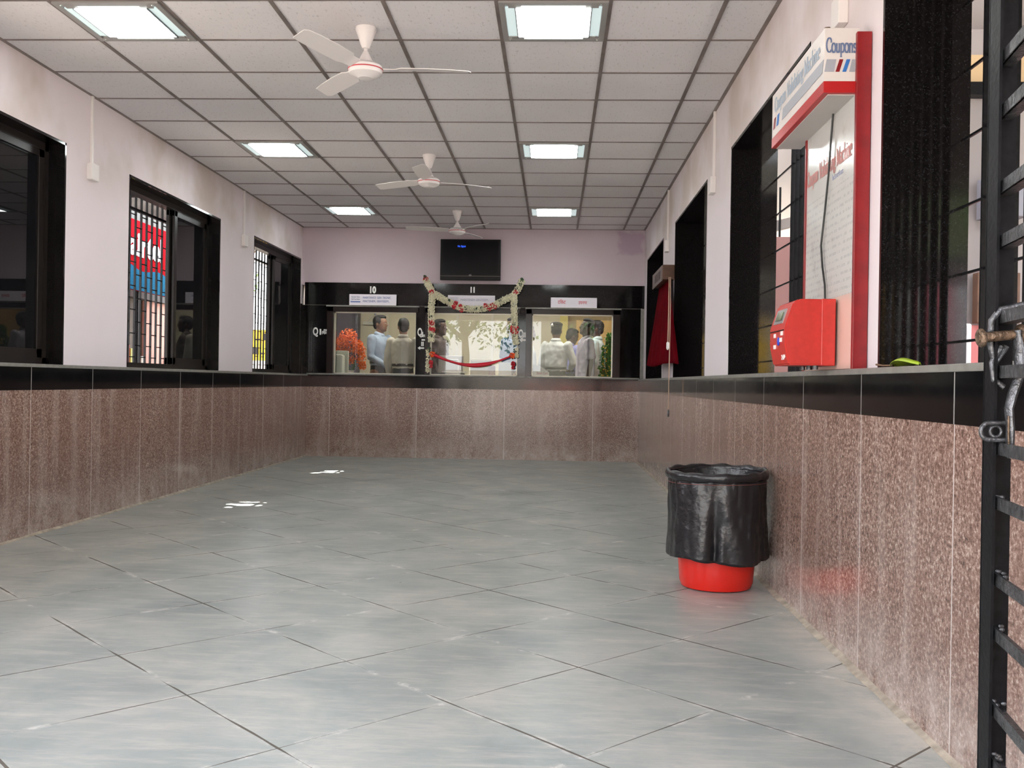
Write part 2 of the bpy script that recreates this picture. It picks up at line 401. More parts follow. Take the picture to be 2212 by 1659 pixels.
# rough mortar fillet where granite meets floor
mb = MB(); n = 60
for xw, sg in ((XRd, -1), (XLd, 1)):
    rows = []
    for i in range(n+1):
        y = YE+.2+(YBd-YE-.2)*i/n; w = .018+.03*max(0, mnoise.noise((y*2.1, xw*3, 0)))+.008*mnoise.noise((y*9, xw, 3)); h = .010+.012*abs(mnoise.noise((y*4, 7, xw)))
        rows.append([Vector((xw, y, .0)), Vector((xw, y, h)), Vector((xw+sg*w*.5, y, h*.45)), Vector((xw+sg*w, y, .0005))])
    mb.ring_skin(rows, True)
struct('baseboard_mortar', mb, mat('mortar', (.36, .31, .25), .85, var=.35, vscale=18, bump=.6, bscale=30), smooth=True)

# ---- windows in the long walls
def grille(mb, x, y0, y1, z0, z1, seed=0):
    n = int((y1-y0)/.110); p = (y1-y0)/n
    for i in range(n+1):
        y = y0+p*i; mb.box(x-.0095, x+.0095, y-.004, y+.004, z0, z1)
    for zz in (z0+.02, z1-.12): mb.box(x-.014, x+.014, y0, y1, zz-.011, zz+.011)
    for i in range(n):
        z = z0+.10+(.1 if i % 2 else 0)
        while z < z1-.14:
            mb.box(x-.004, x+.004, y0+p*i, y0+p*(i+1), z-.004, z+.004); z += .205
def window_left(k, y0, y1):
    # black granite lining of the opening
    mb = MB(); t = .018
    mb.box(XLo-.005, XL+.0008, y1-t, y1, ZS, ZW); mb.box(XLo-.005, XL+.0008, y0, y0+t, ZS, ZW); mb.box(XLo-.005, XL+.0008, y0, y1, ZW-t, ZW+.0)
    w = struct('window_%d' % k, mb, BLKP)
    xm = -3.49; a, b = y0+t, y1-t; zc = ZW-t; mid = (a+b)/2+.20
    mb = MB()
    mb.box(xm-.06, xm+.03, a, b, ZS, ZS+.045); mb.box(xm-.06, xm+.03, a, b, zc-.05, zc); mb.box(xm-.06, xm+.03, a, a+.045, ZS, zc); mb.box(xm-.06, xm+.03, b-.045, b, ZS, zc)
    mb.build('window_frame', ALU, w)
    if k == 1: return
    mb = MB(); s0, s1, z0, z1 = mid-.03, b-.045, ZS+.045, zc-.05; st = .065
    xs_ = xm+.005
    def sash(off, s0, s1):
        mb = MB(); x0, x1 = xm+off-.014, xm+off+.014
        mb.box(x0, x1, s0, s0+st, z0, z1, .003); mb.box(x0, x1, s1-st, s1, z0, z1, .003); mb.box(x0, x1, s0, s1, z0, z0+.06); mb.box(x0, x1, s0, s1, z1-.05, z1)
        q = mb.build('sash', ALU, w)
        MB().box(xm+off-.002, xm+off+.002, s0+st, s1-st, z0+.06, z1-.05).build('glass_pane', DGLASS, q)
    sash(.012, s0, s1); sash(-.022, s0-.04, s1-.04)      # both sashes pushed to the far half
    mb = MB(); grille(mb, XLo+.01, a, b, ZS, zc); mb.build('grille', IRON, w)
for k, (y0, y1) in enumerate(LOP): window_left(k+1, y0, y1)

def window_right(k, y0, y1, gap):
    mb = MB(); t = .018
    mb.box(XR-.0008, XRo+.005, y1-t, y1, ZS, ZW); mb.box(XR-.0008, XRo+.005, y0, y0+t, ZS, ZW); mb.box(XR-.0008, XRo+.005, y0, y1, ZW-t, ZW)
    w = struct('window_%d' % k, mb, BLKP)
    mb = MB(); x = XRo-.01; a, b = y0+t, y1-t
    n = int((b-gap-a)/.1); 
    for i in range(n+1):
        y = b-gap-.1*i; mb.box(x-.014, x+.014, y-.005, y+.005, ZS, ZW-t)
    z = ZS+.10
    while z < ZW-.03:
        mb.box(x-.004, x+.004, a, b, z-.0045, z+.0045); z += .2375
    mb.build('grille', IRON, w)
for k, (y0, y1) in enumerate(ROP): window_right(k+5, y0, y1, (.17, .50, .16, .16)[k])

# ================================================================== BACK COUNTER WALL
YF = 12.66
WINS = [(-2.909, -1.826), (-1.635, -.492), (-.306, .742)]; WZ0, WZ1 = ZS+.012, 1.900
mb = MB()
mb.box(-3.30, XR, YF, YB+.14, 1.985, 2.283)
prev = XLo
for a, b in WINS:
    mb.box(prev, a, YF, YB+.14, ZS, 1.985); mb.box(a, b, YF, YB+.14, WZ1, 1.985); prev = b
mb.box(prev, 1.118, YF, YB+.14, ZS, 1.985)
mb.box(XL-.002, XL+.02, 12.625, YF, ZS, 2.0)
struct('wall_counter', mb, BLKP)
mb = MB(); mb.box(1.10, 1.118, YF-.012, YF, ZS, 1.99); mb.box(-3.30, 1.11, YF-.004, YF, 1.9835, 1.9865); mb.box(1.118, XR, YF+.0, YB+.14, ZS, 1.99)
struct('trim_4', mb, SILL)
for k, (a, b) in enumerate(WINS):
    oa, ob = [(-2.996, -1.79), (-1.70, -.47), (-.385, .838)][k]
    mb = MB(); e = .0
    mb.box(oa, a, YF-.03, YF+.002, WZ0, 1.965, .004)
    if ob-b > .04: mb.box(b, ob, YF-.03, YF+.002, WZ0, 1.965, .004)
    mb.box(oa, ob, YF-.03, YF+.002, WZ1, 1.965, .004)
    w = struct('window_%d' % (k+9), mb, BROWNG)
    MB().box(oa-.01, ob+.01, YF-.045, YF+.003, 1.965, 1.985, .003).build('drip_strip', SILL, w)
    mb = MB(); g = .012
    y0, y1 = YF+.05, YF+.075
    mb.box(a, a+g, y0, y1, WZ0, WZ1); mb.box(b-g, b, y0, y1, WZ0, WZ1); mb.box(a, b, y0, y1, WZ1-g, WZ1); mb.box(a, b, y0, y1, WZ0, WZ0+g)
    mb.build('glass_frame', mat('pale_aluminium', (.55, .53, .45), .35, .5), w)
    p = MB().box(a+g, b-g, YF+.058, YF+.064, WZ0+g, WZ1-g).build('glass_pane', GLASS, w)

# numbers and queue lettering
INKW = mat('white_lettering', (.82, .80, .78), .5); INKB = mat('blue_lettering', (.10, .14, .34), .6); INKR = mat('red_lettering', (.55, .06, .08), .6); INKG = mat('grey_lettering', (.33, .34, .42), .6)
def plate(name, label, group, x0, x1, z0, z1):
    t = thing(name, label, 'sign', ((x0+x1)/2, YF-.05, z0), group)
    MB().box(x0, x1, YF-.058, YF-.046, z0, z1, .002).build('board', mat('white_board', (.72, .68, .74), .45), t)
    MB().box(x0, x1, YF-.060, YF-.057, z0, z0+.006).build('edge_strip', WHITE, t); return t
def num(body, x, z, s=.115):
    o = text('counter_number', body, s, INKW, None, Vector((x, YF-.002, z)), sx=.8, bold=.006)
    return tag(o, 'white number %s painted on the black granite above the counter' % body, 'number', 'counter numbers')
num('10', -2.405, 2.188); num('11', -1.089, 2.203, .095)
t = plate('counter_sign', 'white sign with two lines of blue text under number 10', 'signs over the counters', -2.697, -2.078, 1.985, 2.128)
text('lettering', 'MARKTANCE  GEN  TRONIC', .040, INKB, t, Vector((-2.52, YF-.060, 2.083)), align='LEFT', sx=.72)
text('lettering', 'MAKTENEM,  ERNTEEEM...', .040, INKB, t, Vector((-2.52, YF-.060, 2.036)), align='LEFT', sx=.78)
text('lettering', 'Second Class', .026, INKG, t, Vector((-2.615, YF-.060, 2.092)), sx=.8, bold=.001); text('lettering', 'Card Top Station', .026, INKG, t, Vector((-2.615, YF-.060, 2.062)), sx=.62, bold=.001)
MB().box(-2.68, -2.552, YF-.0605, YF-.058, 2.021, 2.038).build('blue_bar', INKB, t)
t = plate('counter_sign', 'white sign with one line of faint blue text behind the flower garland under number 11', 'signs over the counters', -1.404, -.791, 1.985, 2.130)
text('lettering', 'MARKTENEM  ERNTEEEM...', .042, INKG, t, Vector((-1.24, YF-.060, 2.070)), align='LEFT', sx=.76)
text('lettering', 'Second Class', .026, INKG, t, Vector((-1.325, YF-.060, 2.096)), sx=.8); text('lettering', 'Card Top Station', .026, INKG, t, Vector((-1.325, YF-.060, 2.066)), sx=.62)
t = plate('counter_sign', 'white sign with two red words above the counter beside the yellow wall', 'signs over the counters', -.067, .529, 1.985, 2.116)
text('lettering', 'टिकट', .062, INKR, t, Vector((.075, YF-.060, 2.055)), sx=.8, bold=.0005); text('lettering', 'उपनगर', .058, INKR, t, Vector((.345, YF-.060, 2.050)), sx=.72, bold=.0005)
def arrow(x, z, w, d):
    mb = MB(); y = YF-.003; h = w*.28
    mb.prism([(x-d*w/2, y, z), (x-d*w*.12, y, z+h), (x-d*w*.12, y, z+h*.4), (x+d*w/2, y, z+h*.4), (x+d*w/2, y, z-h*.4), (x-d*w*.12, y, z-h*.4), (x-d*w*.12, y, z-h)], (0, .003, 0)); return mb
def queue(label, x, parts, loc):
    t = thing('queue_lettering', label, 'lettering', (x, YF, loc), 'queue markings on the black granite')
    for p in parts:
        if p[0] == 'a': arrow(p[1], p[2], p[3], p[4]).build('arrow', INKW, t)
        else: text('letters', p[0], p[1], INKW, t, Vector((p[2], YF-.002, p[3])), sx=p[4], bold=p[5] if len(p) > 5 else .002)
queue('white letters Q I beside the window with the orange flowers', -3.1, [('Q', .140, -3.150, 1.632, .62, .005), ('I', .095, -3.085, 1.628, 1, .006), ('(R)', .045, -3.045, 1.625, .8), ('FOR', .038, -3.02+.0, 1.652, .62), ('COUPON', .036, -3.0+.0-.015, 1.618, .35)], 1.55)
queue('white letters Q I and II with two arrows on the black pillar', -1.74, [('Q', .140, -1.772, 1.642, .56, .005), ('I', .085, -1.737, 1.612, 1, .005), ('(R)', .035, -1.715, 1.60, .7), ('a', -1.705, 1.545, .085, -1), ('II', .075, -1.735, 1.490, 1, .003), ('●', .03, -1.69, 1.49, 1), ('a', -1.755, 1.438, .085, 1)], 1.4)
queue('white letters Q II with a single arrow on the black pillar', -.44, [('Q', .140, -.450, 1.640, .56, .005), ('II', .085, -.405, 1.625, 1, .004), ('TI', .06, -.36, 1.655, .8, .003), ('a', -.42, 1.562, .10, 1)], 1.5)

# TV
t = thing('television', 'black flat television hung on the lilac wall above counter 11', 'television', (-1.118, 12.6, 2.326))
MB().box(-1.513, -.725, 12.60, 12.66, 2.326, 2.858, .008).build('casing', mat('tv_gloss_black', (.004, .003, .004), .25, spec=.2), t)
MB().box(-1.475, -.763, 12.596, 12.601, 2.405, 2.83).build('screen', mat('tv_screen', (.002, .002, .003), .2, spec=.2), t)
MB().box(-1.513, -.725, 12.593, 12.602, 2.378, 2.3815).build('bezel_line', mat('bezel_line', (.16, .14, .12), .3, .6), t)
text('brand_mark', 'LG', .026, mat('logo_grey', (.5, .45, .42), .4), t, Vector((-1.119, 12.594, 2.392)))
text('screen_message', 'No Signal', .034, mat('screen_blue', (.02, .10, .9), .5, emit=1.2), t, Vector((-1.235, 12.5945, 2.765)), sx=.8)
MB().box(-1.25, -1.0, 12.66, 12.69, 2.45, 2.7).build('wall_bracket', IRON, t)

# ================================================================== CEILING THINGS
def ceiling_light(x0, y1, label):
    cx, cy = x0+.3, y1-.3
    t = local_thing('ceiling_light', label, 'ceiling light', (cx, cy, ZC-.006), 0, 'recessed ceiling lights')
    mb = MB(); fw = .06
    mb.box(-.29, .29, -.29, -.25, -.008, .004); mb.box(-.29, .29, .25, .29, -.008, .004)
    for s in (-1, 1):
        mb.box(s*.29, s*.26, -.25, .25, -.008, .004)
        for q in (-1, 1): mb.box(s*.205-.035*1, s*.205+.035, q*.235-.02, q*.235+.02, -.0075, .003)
    mb.build('frame', mat('fitting_grey', (.36, .35, .34), .4, .3), t)
    for s in (-1, 1): MB().box(s*.258, s*.205, -.21, .21, -.004, .004).build('side_reflector', mat('frosted_reflector', (.50, .60, .60), .3, emit=.55), t)
    for s in (-1, 1): MB().box(-.17, .17, s*.248, s*.218, -.004, .004).build('end_reflector', mat('end_reflector_glow', (.75, .85, .85), .3, emit=1.0), t)
    m = MB().box(-.20, .20, -.212, .212, -.012, .002, .004).build('diffuser', DIFF, t)
    for s in (-1, 1): MB().box(s*.201, s*.206, -.22, .22, -.014, .003).build('trim_strip', mat('fitting_dark', (.08, .08, .08), .4), t)
    for s in (-1, 1):
        for q in (-1, 1): MB().ell((s*.25, q*.262, -.009), (.006, .006, .004), seg=8, rings=5).build('screw', mat('screw_bright', (.8, .9, .82), .2, .8), t)
    return t
m, tt, b = principled('lamp_diffuser'); DIFF = m; B = NB(tt); co = B.node('ShaderNodeTexCoord')
ck = B.voro(co.outputs['Object'], 70); dots = B.ramp(ck.outputs['Distance'], [(.15, .8), (.4, 1.0)])
b.inputs['Base Color'].default_value = (.9, .9, .9, 1); b.inputs['Emission Color'].default_value = (.93, 1, .98, 1)
tt.links.new(B.math('MULTIPLY', dots, LIGHT_E), b.inputs['Emission Strength'])
rows = [(5.69, 'nearest the entrance'), (8.69, 'halfway down the hall'), (11.69, 'close to the counter wall')]
for y1, w in rows:
    ceiling_light(-2.7385, y1, 'square lit ceiling light in the grilled window row, '+w)
    ceiling_light(-.3385, y1, 'square lit ceiling light in the coupon board row, '+w)

def fan_proto():
    t = local_thing('ceiling_fan', '', 'ceiling fan', (0, 0, 0), 0, 'ceiling fans')
    MB().lathe([(.058, 0), (.060, -.012), (.046, -.05), (.028, -.10), (.020, -.118), (.010, -.12)], seg=28).build('canopy', WHITE, t, True)
    MB().lathe([(.011, -.10), (.011, -.19)], seg=14).build('down_rod', WHITE, t, True)
    MB().lathe([(.014, -.135), (.034, -.175), (.048, -.196), (.050, -.205), (.02, -.207)], seg=28).build('lower_cup', WHITE, t, True)
    mo = MB().lathe([(.035, -.200), (.075, -.206), (.096, -.222), (.099, -.240), (.092, -.262), (.070, -.276), (.045, -.283), (.040, -.288), (.012, -.291)], seg=36).build('motor_housing', WHITE, t, True)
    MB().lathe([(.0992, -.236), (.1003, -.238), (.1003, -.241), (.0992, -.243)], seg=36, cap=False).build('red_ring', INKR, mo)
    for k in range(3):
        a = 2*pi*k/3; mb = MB(); L = []
        for i, (r, w, dz) in enumerate([(.10, .035, 0), (.17, .04, 0), (.20, .060, .002), (.35, .064, .004), (.50, .060, .004), (.585, .052, .003), (.60, .03, .003)]):
            tw = .012; L.append([Vector((r, -w, -.232+dz-tw)), Vector((r, w, -.232+dz+tw)), Vector((r, w, -.228+dz+tw)), Vector((r, -w, -.228+dz-tw))])
        R = Matrix.Rotation(a, 4, 'Z'); mb.ring_skin([[R @ p for p in q] for q in L]); mb.build('blade', WHITE, t, True)
    return t
f0 = fan_proto()
for i, (x, y, r, lb) in enumerate([(-1.105, 5.5, .12, 'white ceiling fan nearest the entrance'), (-1.143, 8.59, .5, 'white ceiling fan in the middle of the row of three'), (-1.172, 11.38, 1.2, 'small looking white ceiling fan right above the television')]):
    o = f0 if i == 0 else copy_tree(f0)
    o.location = (x, y, ZC); o.rotation_euler = (0, 0, r); o['label'] = lb

# switch boxes with conduits
def switch_box(label, side, y, z):
    x, s = (XL, 1) if side == 'l' else (XR, -1)
    t = thing('switch_box', label, 'switch box', (x, y, z-.055), 'switch boxes on the wall pillars')
    MB().box(min(x, x+s*.04), max(x, x+s*.04), y-.055, y+.055, z-.06, z+.06, .005).build('box', WPLAS, t)
    MB().box(min(x, x+s*.018), max(x, x+s*.018), y-.012, y+.012, z+.06, ZC, .003).build('conduit', WPLAS, t)
switch_box('white switch box on the pillar between the first two grilled windows', 'l', 6.83, 2.464)
switch_box('white switch box on the pillar before the grilled window nearest the counters', 'l', 10.25, 2.474)
switch_box('white switch box on the white pillar between the coupon board and curtain', 'r', 7.16, 2.466)
switch_box('white switch box above the wooden curtain pelmet', 'r', 10.05, 2.43)
switch_box('white switch box right above the coupon board header', 'r', 3.98, 2.52)

# ================================================================== COUPON BOARD
def nib_text(name, body, h, m, parent, pos, face, sx=1.0, nib=.16, depth=.0012):
    """serif-like lettering drawn with a broad nib; x-height .62, cap 1"""
    def arc(cx, cy, rx, ry, a0, a1, n=14): return [(cx+rx*cos(radians(a0+(a1-a0)*i/n)), cy+ry*sin(radians(a0+(a1-a0)*i/n))) for i in range(n+1)]
    G = {
     'C': (.72, [arc(.40, .5, .36, .48, 48, 312, 20), [(.64, .86), (.66, .68)]]),
     'V': (.74, [[(.08, 1), (.38, .0)], [(.38, 0), (.66, 1)], [(0, 1), (.2, 1)], [(.56, 1), (.76, 1)]]),
     'M': (.92, [[(.12, 0), (.12, 1)], [(.12, 1), (.45, .05)], [(.45, .05), (.78, 1)], [(.78, 1), (.78, 0)], [(0, 0), (.24, 0)], [(.66, 0), (.9, 0)], [(0, 1), (.16, 1)], [(.76, 1), (.9, 1)]]),
     'o': (.56, [arc(.27, .31, .24, .31, 0, 360, 20)]),
     'u': (.60, [[(.12, .60), (.12, .18)]+arc(.28, .17, .16, .16, 180, 340, 10), [(.46, .60), (.46, .02)], [(.02, .60), (.12, .60)], [(.36, .60), (.46, .60)], [(.46, .02), (.56, .02)]]),
     'p': (.60, [[(.12, .60), (.12, -.30)], arc(.28, .31, .24, .30, 140, -140, 16), [(.02, .60), (.12, .60)], [(.0, -.30), (.24, -.30)]]),
     'n': (.60, [[(.12, .60), (.12, 0)], [(.12, .45)]+arc(.29, .42, .17, .18, 150, 0, 8)+[(.46, 0)], [(.02, .60), (.12, .60)], [(.02, 0), (.22, 0)], [(.36, 0), (.56, 0)]]),
     's': (.46, [arc(.22, .46, .15, .14, 30, 250, 10)+arc(.22, .16, .17, .15, 80, -150, 12)]),
     'a': (.52, [arc(.24, .44, .16, .17, 150, 0, 8)+[(.40, .06), (.48, .02)], arc(.24, .18, .17, .17, 60, 340, 12)]),
     'l': (.30, [[(.14, 1.02), (.14, 0)], [(.04, 1.0), (.14, 1.0)], [(.04, 0), (.25, 0)]]),
     'i': (.30, [[(.14, .60), (.14, 0)], [(.04, .60), (.14, .60)], [(.04, 0), (.25, 0)], [(.14, .82), (.14, .88)]]),
     'd': (.58, [arc(.26, .31, .22, .30, 40, 320, 16), [(.45, 1.02), (.45, 0)], [(.35, 1.0), (.45, 1.0)], [(.45, .02), (.55, .02)]]),
     't': (.36, [[(.15, .86), (.15, .14)]+arc(.27, .13, .12, .12, 180, 320, 6), [(.02, .60), (.32, .60)]]),
     'g': (.54, [arc(.24, .38, .18, .22, 0, 360, 14), [(.38, .56), (.50, .62)], arc(.25, -.12, .22, .15, 100, 440, 16)]),
     'c': (.50, [arc(.26, .31, .23, .31, 45, 315, 16)]),
     'h': (.60, [[(.12, 1.02), (.12, 0)], [(.12, .45)]+arc(.29, .42, .17, .18, 150, 0, 8)+[(.46, 0)], [(.02, 1.0), (.12, 1.0)], [(.02, 0), (.22, 0)], [(.36, 0), (.56, 0)]]),
     'e': (.52, [[(.05, .33), (.47, .33)]+arc(.26, .31, .22, .31, 5, 310, 18)]),
     ' ': (.30, [])}
    mb = MB(); x = 0; w, th = nib*.5, nib*.16; polys = []
    for ch in body:
        adv, st = G[ch]
        for path in st:
            for (ax, ay), (bx, by) in zip(path, path[1:]):
                d = Vector((bx-ax, by-ay)); 
                if d.length < 1e-4: continue
                nrm = Vector((-d.y, d.x)).normalized(); half = abs(nrm.x)*w+abs(nrm.y)*th; e = d.normalized()*min(half*.5, .02)
                a = Vector((ax+x, ay))-e; b2 = Vector((bx+x, by))+e
                polys.append([a-nrm*half, b2-nrm*half, b2+nrm*half, a+nrm*half])
        x += adv
    tot = x; M = Matrix.Translation(pos) @ FACE[face]
    for i, p in enumerate(polys):
        dz = depth+(i % 7)*.00004
        q = [M @ Vector(((v.x-tot/2)*h*sx, (v.y-.42)*h, dz)) for v in p]
        mb.quad(*q)
    return mb.build(name, m, parent, recalc=False)

Y0b, Y1b = 3.62, 4.35; XF = 1.09
t = thing('coupon_board', 'tall white information board with a red frame and a Coupons header box', 'information board', (1.12, 4.0, ZS))
m, tt, b = principled('board_sheet'); B = NB(tt); P = world_pos(tt); sep = B.node('ShaderNodeSeparateXYZ'); tt.links.new(P, sep.inputs[0])
rowm = B.math('LESS_THAN', B.math('FRACT', B.math('MULTIPLY', sep.outputs[2], 34)), .38)
mp = B.node('ShaderNodeMapping'); mp.inputs['Scale'].default_value = (1, 60, 34); tt.links.new(P, mp.inputs[0])
wd = B.ramp(B.noise(mp.outputs[0], 1.0, 1), [(.47, 0.0), (.52, 1.0)])
rng = B.math('MULTIPLY', B.math('GREATER_THAN', sep.outputs[2], 1.36), B.math('LESS_THAN', sep.outputs[2], 1.80))
ink = B.math('MULTIPLY', B.math('MULTIPLY', rowm, wd), B.math('MULTIPLY', rng, .28))
bc = B.mix(ink, B.ramp(B.noise(P, 3, 3), [(.3, (.52, .51, .49)), (.7, (.60, .59, .56))]), (.25, .25, .26))
lowr = B.math('LESS_THAN', sep.outputs[2], 1.36)
bc = B.mix(lowr, bc, (.66, .47, .40))
dirt = B.ramp(B.noise(P, 7, 5, .7), [(.58, 0.0), (.7, .35)]); bc = B.mix(dirt, bc, (.35, .31, .27))
tt.links.new(bc, b.inputs['Base Color']); b.inputs['Roughness'].default_value = .16
SHEET = m
MB().box(XF+.004, XR-.003, Y0b+.015, Y1b-.02, ZS+.002, 2.30).build('panel', SHEET, t)
MB().box(XF-.001, XR-.003, Y0b, Y0b+.022, ZS, 2.315, .002).build('red_frame', RED, t); MB().box(XF-.002, XR-.001, Y1b-.022, Y1b, ZS, 2.25, .002).build('red_frame', RED, t)
nib_text('title_lettering', 'Coupon Validating Machine', .066, mat('faded_red_ink', (.52, .22, .20), .5), t, Vector((XF+.0035, 4.0, 1.905)), '-X', sx=.75, nib=.2)
text('lettering', 'Instructions', .034, INKG, t, Vector((XF+.0035, 3.86, 1.842)), '-X', sx=.9)
XH = .975; hz0, hz1 = 2.095, 2.335; hy0, hy1 = 3.64, 4.50
HW = mat('header_cream', (.66, .61, .58), .4, var=.06, vscale=6)
h = MB().box(XH, XR-.04, hy0, hy1, hz0+.042, hz1, .003).build('header_box', HW, t)
MB().box(XH-.001, XR-.04, hy0-.001, hy1, hz0, hz0+.043, .002).build('red_lip', mat('lip_red', (.42, .010, .012), .35), h)
MB().box(XH+.02, XR-.04, hy0+.02, hy1-.01, hz0-.004, hz0+.0005).build('underside', mat('underside_grey', (.5, .48, .46), .5), h)
BLUE = mat('stripe_blue', (.03, .16, .48), .45); GREY = mat('stripe_grey', (.34, .35, .39), .5)
zb0, zb1 = 2.172, 2.218
def stripe(name, u0, u1, m, face, slant=.018):
    mb = MB()
    if face == '-Y': mb.prism([(u0, hy0-.0008, zb0), (u1, hy0-.0008, zb0), (u1+slant, hy0-.0008, zb1), (u0+slant, hy0-.0008, zb1)], (0, -.0012, 0))
    else: mb.prism([(XH-.0008, u0, zb0), (XH-.0008, u1, zb0), (XH-.0008, u1-slant, zb1), (XH-.0008, u0-slant, zb1)], (-.0012, 0, 0))
    mb.build(name, m, h)
stripe('grey_band', XH+.001, XH+.036, GREY, '-Y', .008); stripe('red_dash', XH+.0416, XH+.0555, RED, '-Y', .0139); stripe('blue_dash', XH+.0663, XH+.080, BLUE, '-Y', .0150); stripe('grey_band', XH+.091, XH+.112, GREY, '-Y', .010)
stripe('grey_band', hy0+.002+.018, hy1-.20, GREY, '-X'); stripe('red_dash', hy1-.062, hy1-.03, RED, '-X'); stripe('blue_dash', hy1-.13, hy1-.095, BLUE, '-X')
nib_text('header_lettering', 'Coupons', .054, mat('slate_blue_ink', (.12, .16, .28), .5), h, Vector((XH+.062, hy0-.001, 2.266)), '-Y', sx=.50, nib=.20)
nib_text('header_lettering', 'Coupon Validating Machine', .062, mat('pale_blue_ink', (.36, .43, .52), .5), h, Vector((XH-.0002, 4.07, 2.270)), '-X', sx=.93, nib=.19)
# bits of dead leaf and dirt on the header's top edge
o = MB()
for i in range(9): o.ell((XH+.01+.012*i*random.random(), hy0+.01+.03*random.random(), hz1+.003), (.008, .006, .005), seg=6, rings=4)
o.build('dried_leaf_scraps', mat('dried_leaf', (.10, .07, .04), .8), t)
cb = [(1.085, 3.905, 2.10), (1.084, 3.93, 1.98), (1.084, 3.955, 1.86), (1.084, 4.0, 1.72), (1.083, 4.045, 1.59), (1.083, 4.02, 1.50), (1.083, 3.98, 1.42), (1.083, 3.97, 1.35)]
tag(MB().tube(cb, .0042, 8).build('power_cable', mat('black_cable', (.01, .01, .01), .5), None, True), 'thin black cable hanging down the board to the red machine', 'cable')

# coupon validating machine
t = thing('validating_machine', 'red coupon validating machine mounted at the foot of the white board', 'machine', (1.0, 3.95, ZS))
my0, my1, mx0, mx1, mz0, mz1 = 3.825, 4.09, .895, 1.085, 1.092, 1.350
mb = MB(); prof = [(mx1, mz0), (mx0+.012, mz0), (mx0-.004, mz0+.08), (mx0-.004, mz0+.15), (mx0+.028, mz1-.012), (mx0+.05, mz1), (mx1, mz1)]
mb.prism([(x, my0, z) for x, z in prof], (0, my1-my0, 0)); bmesh.ops.bevel(mb.bm, geom=list(mb.bm.edges), offset=.006, segments=2, affect='EDGES')
mb.build('casing', MRED, t, True)
MB().box(1.03, mx1, my0-.003, my1+.003, mz0-.001, mz1+.001, .004).build('back_plate', MRED, t)
mb = MB(); zz = mz0+.165
mb.prism([(mx0+.004, my0+.06, zz), (mx0+.004, my1-.05, zz), (mx0+.022, my1-.05, zz+.058), (mx0+.022, my0+.06, zz+.058)], (-.006, 0, .002)); mb.build('display_surround', mat('display_grey', (.34, .34, .34), .3, .3), t)
mb = MB(); mb.prism([(mx0-.001, my0+.085, zz+.014), (mx0-.001, my1-.09, zz+.014), (mx0+.0115, my1-.09, zz+.048), (mx0+.0115, my0+.085, zz+.048)], (-.0025, 0, .001)); mb.build('display', mat('lcd_green', (.12, .14, .06), .2), t)
MB().ell((mx0-.006, my0+.10, mz0+.095), (.005, .016, .018)).build('button', mat('button_blue', (.02, .05, .5), .4), t, 'all')
for z, y in ((.12, .165), (.075, .165), (.10, .06), (.125, .045)): MB().box(mx0-.008, mx0-.003, my0+y-.012, my0+y+.014, mz0+z-.008, mz0+z+.008).build('label_sticker', INKW, t)
MB().box(mx0-.007, mx0-.002, my0+.02, my1-.02, mz0+.135, mz0+.139).build('card_slot', IRON, t)
text('lettering', '2 ●*', .028, INKW, t, Vector((mx0+.004, my0+.055, mz0+.030)), '-X')
for y in (my0+.04, my0+.13, my1-.03): MB().lathe([(.012, 0), (.012, mz0-ZS+.002)], (1.02, y, ZS), 12).build('foot', STEELD, t, True)

# leaf on the sill
t = thing('fallen_leaf', 'yellow-green curled leaf lying on the grey window sill', 'leaf', (1.105, 3.1, ZS))
LEAF = mat('fresh_leaf', (.30, .42, .02), .4, var=.15, vscale=30)
rows = []; n = 14
for i in range(n+1):
    u = i/n; y = 3.24-.24*u; w = .030*sin(pi*min(1, u*.93+.05))**.8+.0005
    rows.append([Vector((1.105-w, y, ZS+.003+.016*sin(pi*u))), Vector((1.105-w*.45, y, ZS+.012+.016*sin(pi*u))), Vector((1.105, y, ZS+.007+.012*sin(pi*u))), Vector((1.105+w*.45, y, ZS+.011+.010*sin(pi*u))), Vector((1.105+w, y, ZS+.003+.004*sin(pi*u)))])
mb = MB(); R = [[mb.bm.verts.new(p) for p in r] for r in rows]
for a, b2 in zip(R, R[1:]):
    for j in range(4): mb.bm.faces.new((a[j], a[j+1], b2[j+1], b2[j]))
o = mb.build('blade', LEAF, t, 'all'); md = o.modifiers.new('thickness', 'SOLIDIFY'); md.thickness = .0012
MB().tube([(1.105, 3.40, ZS+.012), (1.104, 3.33, ZS+.007), (1.105, 3.24, ZS+.006)], [.0035, .003, .0025], 8).build('stalk', mat('leaf_stalk', (.16, .09, .05), .6), t, True)

